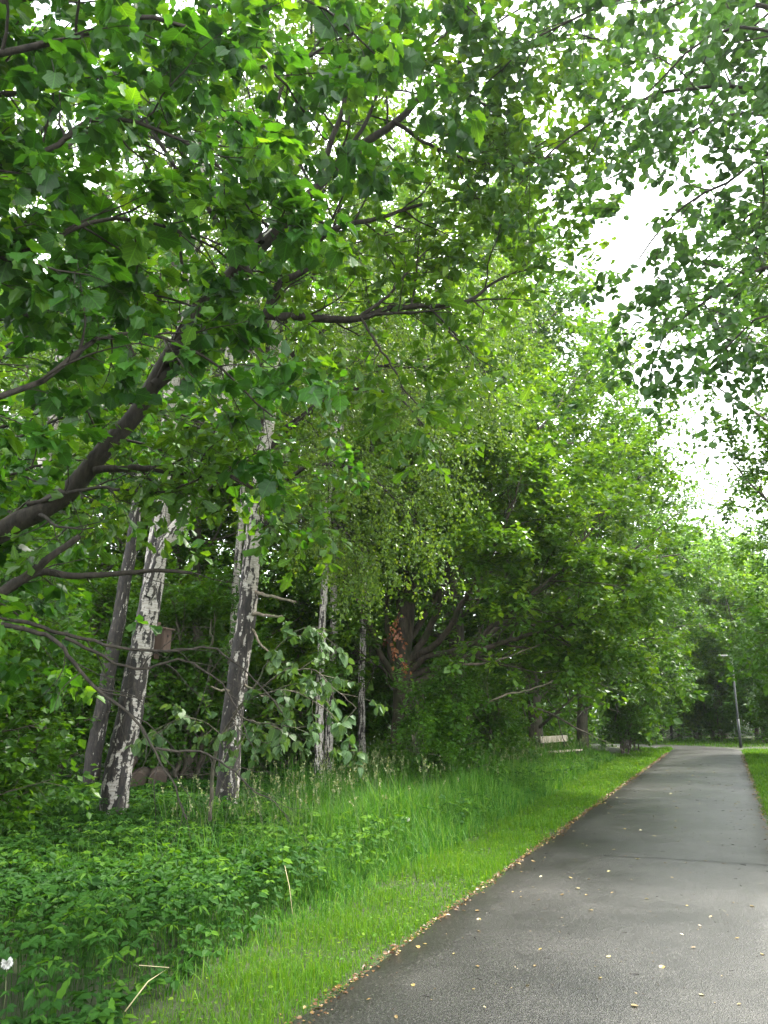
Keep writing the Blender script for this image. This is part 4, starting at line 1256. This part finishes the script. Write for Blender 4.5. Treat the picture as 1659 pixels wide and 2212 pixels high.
def plant(pt, name, x, y, label, cat_='tree', group=None, rz=0.0, sc=1.0, sz=None):
    root = empty(name, (x, y, 0), label, cat_, group, rz)
    root.scale = (sc, sc, sz or sc)
    link('trunk', pt['trunk'], root)
    link('twigs', pt['twigs'], root, 'stuff')
    link('crown', pt['crown'], root, 'stuff')
    return root

p_tall = pattern(401, 14.5, 4.6, 0.24, 0.10, 38, 10, 6, 24, 0.125, (0.46, 0.24), up=0.02, ang=1.05, clear=2.3)
p_tall2 = pattern(402, 13.0, 4.3, 0.22, 0.08, 36, 10, 6, 24, 0.125, (0.42, 0.24), up=0.02, ang=1.1, clear=1.5)
p_wood = pattern(403, 12.0, 3.6, 0.16, 0.10, 32, 9, 5, 24, 0.125, (0.48, 0.24), up=0.02, ang=1.05)
p_shrub = pattern(404, 3.6, 1.5, 0.05, 0.06, 14, 7, 4, 12, 0.10, (0.34, 0.2), up=0.02, stems=4, ang=0.9, low=0.8)
p_shrub2 = pattern(405, 2.4, 1.0, 0.03, 0.05, 10, 6, 4, 11, 0.085, (0.36, 0.2), up=0.0, stems=4, ang=1.0, low=0.8)
p_bright = pattern(406, 9.0, 3.3, 0.12, 0.08, 24, 8, 5, 20, 0.15, (0.74, 0.22), up=0.02, stems=2, ang=1.05, low=0.7)

def xy(px, Y):
    q = at(px, 1533, Y)
    return q[0], q[1]

# row along the left of the path
g = 'tall trees in a row along the left side of the path'
for px, Y, sc, rz, pt, lab in (
        (1000, 24.5, 1.2, 0.5, p_tall, 'tall green tree directly behind the spreading oak, nearest of the path side row'),
        (1150, 26.5, 1.12, 2.1, p_tall2, 'tall green tree behind the bench'),
        (1255, 31.0, 0.92, 3.9, p_tall, 'tall tree in the path side row just beyond the bench'),
        (1345, 36.5, 0.86, 1.2, p_tall2, 'tree nearest the fence at the far end of the path side row')):
    x, y = xy(px, Y)
    plant(pt, 'broadleaf_tree', x, y, lab, 'tree', g, rz, sc)

# the wood behind, left
g = 'trees in the wood behind the birches'
for px, Y, sc, rz, pt, lab in (
        (-60, 19, 0.95, 0.3, p_wood, 'leafy tree at the left edge of the wood behind the leaning birch'),
        (130, 22, 1.0, 1.6, p_tall2, 'leafy tree in the wood left of the twin stemmed birch'),
        (420, 21, 1.0, 2.9, p_wood, 'leafy tree in the gap between the twin stemmed and the tall birch'),
        (640, 25, 0.95, 4.0, p_tall, 'leafy tree in the wood behind the close pair of slender birches'),
        (830, 29, 1.0, 5.1, p_wood, 'leafy tree far behind the trunk of the spreading oak'),
        (300, 30, 1.05, 0.9, p_tall, 'deeper tree seen between the two stems of the twin birch'),
        (540, 33, 1.1, 2.2, p_tall2, 'deeper tree seen behind the tall single stemmed birch'),
        (-200, 28, 1.1, 3.3, p_tall, 'deeper tree beyond the left edge of the frame'),
        (960, 36, 1.0, 1.1, p_tall2, 'deepest tree behind the limbs of the spreading oak')):
    x, y = xy(px, Y)
    plant(pt, 'broadleaf_tree', x, y, lab, 'tree', g, rz, sc)

# right of the path
g = 'trees along the right side of the path'
for px, Y, sc, rz, pt, lab in (
        (2060, 15.5, 0.85, 0.8, p_tall, 'nearest tree overhanging from the right edge beside the path'),
        (1960, 23, 0.95, 2.3, p_tall2, 'tree on the right edge about level with the bench'),
        (1960, 30, 0.9, 4.1, p_tall, 'tree on the right edge just before the lamp post')):
    x, y = xy(px, Y)
    plant(pt, 'broadleaf_tree', x, y, lab, 'tree', g, rz, sc)

# round the bend at the end of the path
g = 'bright green trees closing the end of the path'
for px, Y, sc, rz, pt, lab in (
        (1425, 52, 1.05, 0.2, p_bright, 'bright green tree behind the fence at the end of the path'),
        (1500, 46, 0.86, 1.9, p_bright, 'bright green tree with bare lower stems at the bend of the path'),
        (1560, 49, 1.0, 3.0, p_bright, 'bright yellowish tree left of the lamp post beyond the bend'),
        (1640, 45, 1.0, 4.4, p_bright, 'bright green tree behind the lamp post'),
        (1462, 44.5, 0.55, 2.5, p_bright, 'low bright bushy tree in front of the fence at the bend'),
        (1535, 45.5, 0.6, 3.6, p_bright, 'low bright bushy tree left of the lamp post at the bend'),
        (1480, 60, 1.5, 5.0, p_bright, 'taller tree far behind the bend, left of the others'),
        (1590, 62, 1.5, 0.7, p_bright, 'taller tree far behind the bend, beyond the lamp post')):
    x, y = xy(px, Y)
    plant(pt, 'broadleaf_tree', x, y, lab, 'tree', g, rz, sc)

# shrubs under the trees
g = 'shrubs on the woodland floor'
for px, Y, sc, rz, pt, lab in (
        (40, 11.0, 0.95, 0.4, p_shrub2, 'dark maple shrub at the left edge in front of the birches'),
        (-120, 9.0, 1.2, 1.4, p_shrub2, 'shrub cut by the left edge nearest the ground elder'),
        (120, 16.0, 1.0, 2.4, p_shrub, 'shrub left of the shaded birch'),
        (400, 16.5, 0.95, 3.4, p_shrub, 'shrub behind the log pile between the two big birches'),
        (610, 20.5, 0.8, 4.4, p_shrub2, 'low shrub right of the tall birch foot'),
        (765, 25.0, 1.1, 5.4, p_shrub, 'shrub behind the lone slender birch'),
        (960, 16.2, 0.85, 0.9, p_shrub2, 'young bush growing at the foot of the spreading oak'),
        (935, 15.4, 0.5, 1.9, p_shrub2, 'small sapling just right of the spreading oak trunk'),
        (1060, 20.5, 0.85, 2.8, p_shrub2, 'low bush between the spreading oak and the bench'),
        (1335, 31.0, 0.95, 4.1, p_shrub2, 'bramble bush right of the bench at the path side'),
        (1372, 33.5, 0.85, 0.1, p_shrub2, 'bush on the inside of the bend'),
        (1395, 42.5, 1.0, 0.9, p_shrub, 'bush beside the left end of the fence'),
        (1690, 30, 1.0, 1.1, p_shrub, 'shrub at the right edge short of the lamp post'),
        (1650, 41, 1.1, 2.1, p_shrub, 'shrub just behind the lamp post'),
        (1540, 43.5, 0.9, 3.1, p_shrub2, 'low bush at the outside of the bend')):
    x, y = xy(px, Y)
    plant(pt, 'shrub', x, y, lab, 'shrub', g, rz, sc)

# dark thicket between the trunks
r = rng(499)
N = 62000
s_ = r.uniform(14, 46, N)
d_ = np.where(s_ > 24.5, r.uniform(3.1, 10, N), r.uniform(7.5, 14, N))
q = PATH_A + PNRM * d_[:, None] + PDIR * s_[:, None]
q2 = np.stack([r.uniform(-24, 6, N), r.uniform(26, 36, N)], 1)
pick2 = r.random(N) < 0.45
q = np.where(pick2[:, None], q2, q)
tp = 2.2 + 3.2 * vnoise(np.stack([q[:, 0] * 0.5, q[:, 1] * 0.5, 0 * s_], 1), 12)
pos = np.column_stack([q, r.random(N) ** 0.9 * tp])
pos = pos[(vnoise(pos * 1.1, 77) > 0.34)]
N = len(pos)
L = dict(pos=pos, fwd=norm(r.normal(0, 1, (N, 3)) - (0, 0, 0.4)), up=norm(r.normal(0, 0.5, (N, 3)) + (0, 0, 1)), size=r.uniform(0.12, 0.24, N), tone=np.clip(0.48 + r.normal(0, 0.2, N), 0, 1))
tag(link('thicket', leaf_mesh('thicket', L, T_DIAMOND, L_WOOD, (0, 0, 0), 1.2), None, 'stuff'), 'dark tangled thicket between the tree trunks', 'thicket')

# far wood closing the horizon: one mass
r = rng(500)
N = 42000
a = r.uniform(-0.75, 0.85, N)
rad = r.uniform(62, 95, N)
h = r.random(N) ** 0.8 * (13 + 4 * vnoise(np.stack([a * 14, 0 * a, 0 * a], 1), 2))
pos = np.stack([np.sin(a) * rad, np.cos(a) * rad, h], 1)
L = dict(pos=pos, fwd=norm(r.normal(0, 1, (N, 3))), up=norm(r.normal(0, 0.8, (N, 3)) + np.array([0, -0.3, 1])), size=r.uniform(0.45, 0.9, N),
         tone=np.clip(0.45 + 0.5 * (vnoise(pos * 0.5, 3) - 0.5) + r.normal(0, 0.15, N), 0, 1))
tag(link('far_wood', leaf_mesh('far_wood', L, T_DIAMOND, L_WOOD, (0, 0, 0), 1.3), None, 'stuff'), 'dense far wood closing the view behind all the trees', 'wood')

# ------------------------------------------------------------------ low lime bough with pale leaves in front of the birches
r = rng(601)
b = np.array([-4.4, 9.0, 0.0])
lb = xy(330, 9.6)
b = np.array([lb[0], lb[1], 0.0])
b = np.array([at(455, 1600, 10.4)[0], 10.4, 0.0])
root = empty('lime_sapling', b, 'lime sapling with pale drooping leaf sprays beside the tall single stemmed birch', 'sapling')
trunk = limb([b, at(470, 1620, 10.3), at(505, 1540, 10.1), at(560, 1490, 9.8)], 0.03, 0.012, 24, r, 0.01)
arms = [limb([at(*q) for q in px], r0, 0.003, 24, r, 0.008) for px, r0 in (
    ([(505, 1540, 10.1), (570, 1500, 9.6), (640, 1500, 9.2), (700, 1535, 9.0), (750, 1580, 8.9)], 0.012),
    ([(505, 1540, 10.1), (560, 1560, 9.6), (620, 1565, 9.3), (680, 1590, 9.1), (705, 1620, 9.0)], 0.011),
    ([(560, 1490, 9.8), (620, 1450, 9.5), (680, 1450, 9.3), (740, 1500, 9.1), (770, 1530, 9.0)], 0.012),
    ([(480, 1590, 10.2), (430, 1560, 9.8), (380, 1560, 9.5), (330, 1590, 9.3)], 0.010),
    ([(500, 1550, 10.1), (540, 1590, 9.6), (590, 1610, 9.3)], 0.010),
    ([(530, 1515, 10.0), (600, 1400, 10.0), (660, 1360, 10.0), (720, 1390, 9.9)], 0.012))]
tw, lv = [], []
for P, R in arms:
    A = grow(r, P[None], R[None], 9, 0.2, 0.7, 0.25, 0.45, 0.12, (0, 0, -0.05), 0.7, 0.010, 7, flat=0.6)
    tw.append((A[0], A[1], 3))
    lv.append(leaves_on(r, np.concatenate([A[0]]), 11, 0.09, 0.2, 0.75, 0.8, 0.4, 0.03, 0.15, 0.5, (0.6, 0.2)))
finish_tree(root, b, [(trunk[0], trunk[1], 8)], [], tw + [(P, R, 6) for P, R in arms], cat(lv), T_LIMEL, L_LIME, B_GREY, 8, 220, near=T_LIME_NEAR, near_mat=L_LIME_NEAR)
# ------------------------------------------------------------------ bench
q = beside(2.6, 0)
bp = at(1212, 1600, 25.0)
root = empty('park_bench', (bp[0], bp[1], 0.0), 'weathered pale timber bench facing the path, half sunk in tall grass', 'bench', None, math.atan2(PDIR[1], PDIR[0]) - math.radians(15))
wb = plain_mat('weathered_timber', (0.42, 0.36, 0.27), 0.75, 0, 0.2, 10, 1.0)
mt = plain_mat('bench_iron', (0.03, 0.03, 0.03), 0.5, 0.3)
# local x along the bench, -y towards the path
for z in (0.74,):
    o = MB().box(-0.9, 0.9, -0.02, 0.02, -0.095, 0.095).build('back_slat', wb, root, 0.006)
    o.location = (0, 0.20 + (z - 0.66) * 0.2, z + 0.05); o.rotation_euler = (-0.18, 0, 0)
for yy in (-0.22, -0.08, 0.06):
    o = MB().box(-0.9, 0.9, -0.06, 0.06, -0.02, 0.02).build('seat_slat', wb, root, 0.006)
    o.location = (0, yy, 0.455)
for sx in (-0.68, 0.68):
    MB().box(sx - 0.03, sx + 0.03, -0.26, -0.20, 0, 0.432).build('leg', mt, root, 0.004)
    MB().box(sx - 0.03, sx + 0.03, 0.12, 0.18, 0, 0.432).build('leg', mt, root, 0.004)
    MB().box(sx - 0.029, sx + 0.029, -0.198, 0.118, 0.37, 0.43).build('seat_bearer', mt, root, 0.004)
    o = MB().box(-0.028, 0.028, -0.02, 0.02, 0, 0.50).build('back_support', mt, root, 0.004)
    o.location = (sx, 0.19, 0.42); o.rotation_euler = (-0.18, 0, 0)

# ------------------------------------------------------------------ lamp post
lp = at(1600, 1612, 37.2)
root = empty('street_lamp', (lp[0], lp[1], 0.0), 'slim grey lamp post with a flat head at the bend of the path', 'street lamp', None, 0)
steel = plain_mat('galvanised_steel', (0.045, 0.05, 0.05), 0.6, 0.2, 0.1, 5)
MB().tube([(0, 0, 0), (0, 0, 1.25)], 0.062, 16).build('lower_pole', steel, root, 0, True)
MB().tube([(0, 0, 1.252), (0, 0, 1.30), (0, 0, 4.05)], [0.062, 0.042, 0.036], 16).build('pole', steel, root, 0, True)
MB().box(-0.026, 0.026, -0.032, 0.032, 3.98, 4.075).box(-0.20, -0.03, -0.022, 0.022, 4.02, 4.055).build('arm', steel, root, 0.004)
h = MB().box(-0.62, -0.19, -0.09, 0.09, 4.035, 4.085).build('lamp_head', plain_mat('lamp_housing', (0.10, 0.105, 0.105), 0.4, 0.2, 0.08), root, 0.012)
MB().box(-0.57, -0.26, -0.07, 0.07, 4.024, 4.033).build('lens', plain_mat('lamp_lens', (0.6, 0.6, 0.58), 0.25), h)
MB().box(-0.035, 0.035, -0.066, -0.058, 0.45, 0.75).build('service_hatch', steel, root, 0.003)

# ------------------------------------------------------------------ fence at the far end
fa, fb = at(1383, 1590, 42.0), at(1512, 1600, 47.5)
fd = (fb - fa)[:2]
fl = float(np.linalg.norm(fd))
root = empty('garden_fence', (fa[0], fa[1], 0.0), 'low fence of dark posts and thin rails at the far end of the path', 'fence', None, math.atan2(fd[1], fd[0]))
post = plain_mat('dark_post', (0.03, 0.027, 0.022), 0.8)
rail = plain_mat('grey_rail', (0.16, 0.15, 0.12), 0.7)
npost = 7
pm = MB().box(-0.06, 0.06, -0.06, 0.06, 0, 1.35).mesh('post', post, 0.01)
rm = MB().box(0.063, fl / (npost - 1) - 0.063, -0.025, 0.025, -0.035, 0.035).mesh('rail', rail, 0.004)
bmx = MB().box(-0.006, 0.006, -0.006, 0.006, 0.12, 1.18).mesh('bar', rail)
for k in range(npost):
    o = link('post', pm, root)
    o.location = (k * fl / (npost - 1), 0, 0)
    o.rotation_euler = (0, 0.02 * math.sin(k * 2.3), 0)
    if k < npost - 1:
        for z in (1.2, 0.22):
            o = link('rail', rm, root)
            o.location = (k * fl / (npost - 1), 0, z)
        for j in range(1, 9):
            o = link('bar', bmx, root)
            o.location = (k * fl / (npost - 1) + j * fl / (npost - 1) / 9, 0.031, 0.05)

# ------------------------------------------------------------------ cut logs behind the twin stemmed birch
lb = plain_mat('log_bark', (0.05, 0.036, 0.026), 0.9, 0, 0.45, 20, 1)
le = plain_mat('log_end', (0.04, 0.027, 0.018), 0.8, 0, 0.3, 22, 1)
def log(px, py, Y, rad, length, rz, label):
    q = at(px, py, Y)
    root = empty('log', q, label, 'log', 'cut logs piled behind the birch', rz)
    n = 18
    rr = rng(int(px * 7 + py))
    MB().tube([(0, t * length, 0.03 * math.sin(t * 4)) for t in np.linspace(0, 1, 7)], [rad * (1 + 0.05 * rr.normal()) for _ in range(7)], n).build('bark', lb, root, 0, True)
    MB().tube([(0, -0.012, 0), (0, -0.002, 0)], rad * 0.93, n).build('cut_face', le, root)
    return root
zf = 14.6
for row, (z, xs_) in enumerate(((0.16, (-0.72, -0.36, 0.0, 0.36)), (0.45, (-0.55, -0.18, 0.19)), (0.735, (-0.36,)))):
    for i, dx in enumerate(xs_):
        px_ = 318 + dx / zf * FPX
        q = at(px_, 1600, zf)
        log(px_, 1106 + FPX * math.tan(math.atan2(EYE - z, q[1]) + PITCH) * 1.0, zf, (0.165, 0.155, 0.15, 0.13)[row] * (0.92 + 0.12 * ((i * 7 + row * 3) % 3) / 2), 1.5 + 0.1 * i, 0.22 + 0.05 * math.sin(i * 3 + row),
            'cut log in the pile behind the twin stemmed birch, %s, %s' % (('bottom row', 'second row', 'third row', 'on top')[row], ('first from the left', 'second from the left', 'third from the left', 'fourth from the left')[i]))

# ------------------------------------------------------------------ litter and fallen leaves
r = rng(701)
N = 4600
s = r.uniform(-3, 30, N)
d = r.normal(0.0, 1.0, N) * (0.018 + 0.05 * vnoise(np.stack([s * 1.7, 0 * s, 0 * s], 1), 41) ** 2) + 0.01
d = np.where(r.random(N) < 0.2, -PATH_W + r.normal(0, 0.04, N), d)
q = PATH_A + PNRM * d[:, None] + PDIR * s[:, None]
L = dict(pos=np.column_stack([q, path_z(np.clip(d, -PATH_W, 0)) + r.uniform(0.003, 0.02, N)]), fwd=norm(np.column_stack([r.normal(0, 1, (N, 2)), r.normal(0, 0.15, N)])),
         up=norm(np.column_stack([r.normal(0, 0.35, (N, 2)), np.ones(N)])), size=r.uniform(0.012, 0.038, N) * (1 + 0.02 * s.clip(0)), tone=np.clip(r.beta(1.1, 1.6, N), 0, 1))
tag(link('leaf_litter', leaf_mesh('leaf_litter', L, T_OVAL, L_LITTER), None, 'stuff'), 'brown and yellow leaf litter gathered along the path edge', 'leaf litter')

lvar = []
for tn in (0.1, 0.35, 0.6, 0.9):
    for tp in (T_OVAL, T_ROUND):
        one = dict(pos=np.zeros((1, 3)), fwd=np.array([[0, 1.0, 0]]), up=np.array([[0, 0, 1.0]]), size=np.ones(1), tone=np.array([tn]))
        lvar.append(leaf_mesh('fallen_leaf', one, tp, L_YELLOW))
sj = from_path(*ground(1325, 1857)[:2])[1]
for k in range(230):
    s = -2.6 + 24 * r.random() ** 1.7
    d = -0.08 - (PATH_W - 0.2) * r.random() ** 1.35
    q = beside(d, s)
    vi = int(r.integers(len(lvar)))
    o = link('fallen_leaf', lvar[vi])
    z = r.uniform(0.018, 0.038) * (1 + 0.03 * max(s, 0)) * (1.0 if r.random() < 0.8 else 1.3)
    o.scale = (z, z, z)
    o.location = (q[0], q[1], path_z(d) + 0.007)
    o.rotation_euler = (r.normal(0, 0.12), r.normal(0, 0.12), r.random() * 6.28)
    zone = 'near the left grass edge' if d > -0.7 else ('along the middle' if d > -1.7 else 'towards the right side')
    far = 'nearest the viewer' if s < 1.5 else ('before the tar joint' if s < sj + 0.1 else 'beyond the tar joint')
    tag(o, 'small %s leaf on the path, %s, %s' % (('tan', 'tan', 'yellow', 'yellow', 'yellow', 'yellow', 'pale cream', 'pale cream')[vi], zone, far), 'fallen leaf', 'pale fallen leaves scattered on the path')
twm = plain_mat('wet_twig', (0.016, 0.013, 0.010), 0.6)
tv = []
for k in range(4):
    pts = [(0, 0, 0)]
    for j in range(3): pts.append((pts[-1][0] + r.normal(0, 0.05), pts[-1][1] + 0.28, 0))
    tv.append(MB().tube(pts, [0.05, 0.045, 0.035, 0.02], 5).mesh('fallen_twig', twm))
for k in range(150):
    s = -2.6 + 26 * r.random() ** 1.5
    d = -0.1 - (PATH_W - 0.25) * r.random()
    q = beside(d, s)
    o = link('fallen_twig', tv[r.integers(4)])
    z = r.uniform(0.025, 0.07) * (1 + 0.03 * max(s, 0))
    o.scale = (z * 1.1, z, z)
    o.location = (q[0], q[1], path_z(d) + 0.05 * z * 1.0 + 0.001)
    o.rotation_euler = (0, 0, r.random() * 6.28)
    zone = 'near the left grass edge' if d > -0.7 else ('along the middle' if d > -1.7 else 'towards the right side')
    far = 'nearest the viewer' if s < 1.5 else ('before the tar joint' if s < sj + 0.1 else 'beyond the tar joint')
    tag(o, 'short dark twig on the path, %s, %s' % (zone, far), 'twig', 'dark twig bits scattered on the path')

N = 1500
s = -3 + 26 * r.random(N) ** 1.3
d = -0.03 - (PATH_W - 0.06) * r.random(N)
q = PATH_A + PNRM * d[:, None] + PDIR * s[:, None]
L = dict(pos=np.column_stack([q, path_z(d) + 0.004]), fwd=norm(np.column_stack([r.normal(0, 1, (N, 2)), r.normal(0, 0.05, N)])), up=norm(np.column_stack([r.normal(0, 0.15, (N, 2)), np.ones(N)])),
         size=r.uniform(0.006, 0.02, N) * (1 + 0.04 * s.clip(0)), tone=r.random(N))
tag(link('bud_scales', leaf_mesh('bud_scales', L, T_DIAMOND, leaf_mat('bud_scale', (0.02, 0.014, 0.008), (0.05, 0.035, 0.018), (0.30, 0.22, 0.10), 0.1), (0, 0, 0), 0.8), None, 'stuff'), 'tiny dark bud scales and crumbs strewn over the path', 'debris')

# ------------------------------------------------------------------ dandelions and dry stalks in the grass
def clock(px, py, Y, label, rad=0.022):
    q = at(px, py, Y)
    root = empty('dandelion_clock', (q[0], q[1], 0.0), label, 'dandelion', 'white dandelion clocks in the grass')
    rr = rng(int(px))
    MB().tube([(0, 0, 0), (0.01, 0, q[2] * 0.5), (0, 0, q[2] - 0.004)], 0.0022, 6).build('stalk', plain_mat('stalk', (0.12, 0.14, 0.06)), root, 0, True)
    n = 150
    f = norm(rr.normal(0, 1, (n, 3)))
    c = np.array([0, 0, q[2]])
    L = dict(pos=c + f * 0.003, fwd=f, up=norm(rr.normal(0, 1, (n, 3))), size=np.full(n, rad), tone=np.full(n, 0.5))
    hm = plain_mat('dandelion_fluff', (0.62, 0.62, 0.58), 0.9, 0, 0.05)
    link('seed_head', leaf_mesh('seed_head', L, T_DIAMOND, hm, (0, 0, 0), 0.7), root)
clock(15, 2080, 4.75, 'round dandelion clock at the left edge above the big toothed leaves', 0.03)
clock(738, 1790, 11.2, 'dandelion clock in tall grass, farthest of the clocks', 0.03)
clock(733, 1810, 10.4, 'dandelion clock just below the farthest one', 0.03)
clock(820, 1965 - 230, 12.5, 'small dandelion clock nearest the spreading oak', 0.03)
clock(880, 1770, 11.0, 'dandelion clock beside the farthest one, nearer the path', 0.03)

def rosette(px, py, Y, label, lens, seed):
    q = ground(px, py)
    q = np.array([at(px, py, Y)[0], Y, 0])
    root = empty('dandelion_plant', q, label, 'weed', 'big dandelion leaves in the near grass')
    rr = rng(seed)
    right = []
    for k in range(6):
        t = 0.12 + k * 0.145
        right += [(0.05 + 0.11 * t, t), (0.03 + 0.075 * t, t + 0.09)]
    for k, (ln, az, tilt) in enumerate(lens):
        # each leaf bends: built as strips along the midrib
        n = 14
        V, F = [], []
        p = np.zeros(3); pitch = tilt
        for i in range(n):
            t = i / (n - 1)
            w = ln * (0.016 + 0.125 * t ** 0.8 * (1 - t ** 5)) * (1.0 if i % 2 else 0.70)
            dx = np.array([math.cos(az), math.sin(az), 0]); sx = np.array([-dx[1], dx[0], 0])
            V += [p - sx * w + (0, 0, w * 0.25), p, p + sx * w + (0, 0, w * 0.25)]
            pitch -= 0.06
            p = p + ln / (n - 1) * (dx * math.cos(pitch) + np.array([0, 0, math.sin(pitch)]))
        for i in range(n - 1):
            a = i * 3
            F += [a, a + 1, a + 4, a + 3, a + 1, a + 2, a + 5, a + 4]
        link('leaf', raw_mesh('leaf', np.array(V), np.array(F), np.full(len(F) // 4, 4), L_GRASS, np.full(len(V), 0.45 + 0.1 * rr.normal()), True), root)
rosette(105, 2180, 4.65, 'dandelion plant with one tall toothed leaf standing upright near the left edge', [(0.30, 1.2, 1.45), (0.24, 3.4, 0.9), (0.22, 5.2, 0.8), (0.20, 0.2, 0.9)], 1)
rosette(240, 2200, 4.6, 'dandelion plant with a short broad bright leaf right of the tall toothed one', [(0.22, 1.9, 1.35), (0.20, 4.2, 0.8), (0.17, 0.5, 0.9)], 2)
straw = plain_mat('dry_straw', (0.42, 0.36, 0.20), 0.7)
def stalk(pts, label):
    q = [at(*p_) for p_ in pts]
    root = tag(MB().tube(q, np.linspace(0.0035, 0.002, len(q)), 6).build('dry_stalk', straw, None, 0, True), label, 'dry stalk', 'dry straw coloured stalks in the grass')
stalk([(1055 - 12, 1990, 6.4), (1040, 1930, 6.3)] if False else [(632, 1975, 6.9), (625, 1915, 6.9), (615, 1870, 6.95)], 'bent straw stalk standing at the edge of the mown verge')
stalk([(270, 2185, 4.7), (320, 2120, 4.75), (365, 2090, 4.8), (300, 2085, 4.75)], 'pale folded straw stalk near the dandelion leaves')
# ------------------------------------------------------------------ added scattering veil: gives a glow towards the sun, lifts shadows
hz = MB().box(-1510, 1510, -1510, 1510, -1.2, 24).build('glow_haze', bpy.data.materials.new('air'), None, 0, False, 'stuff')
hm = hz.data.materials[0]
hm.use_nodes = True
hn = hm.node_tree
hn.nodes.clear()
ho = hn.nodes.new('ShaderNodeOutputMaterial')
hv = hn.nodes.new('ShaderNodeVolumePrincipled')
hv.inputs['Color'].default_value = (0.86, 0.93, 1.0, 1)
hv.inputs['Density'].default_value = 0.0006
hv.inputs['Anisotropy'].default_value = 0.75
hn.links.new(hv.outputs['Volume'], ho.inputs['Volume'])
tag(hz, 'added thin veil that gives a glow towards the sun and lifts shadows', 'glow_haze')
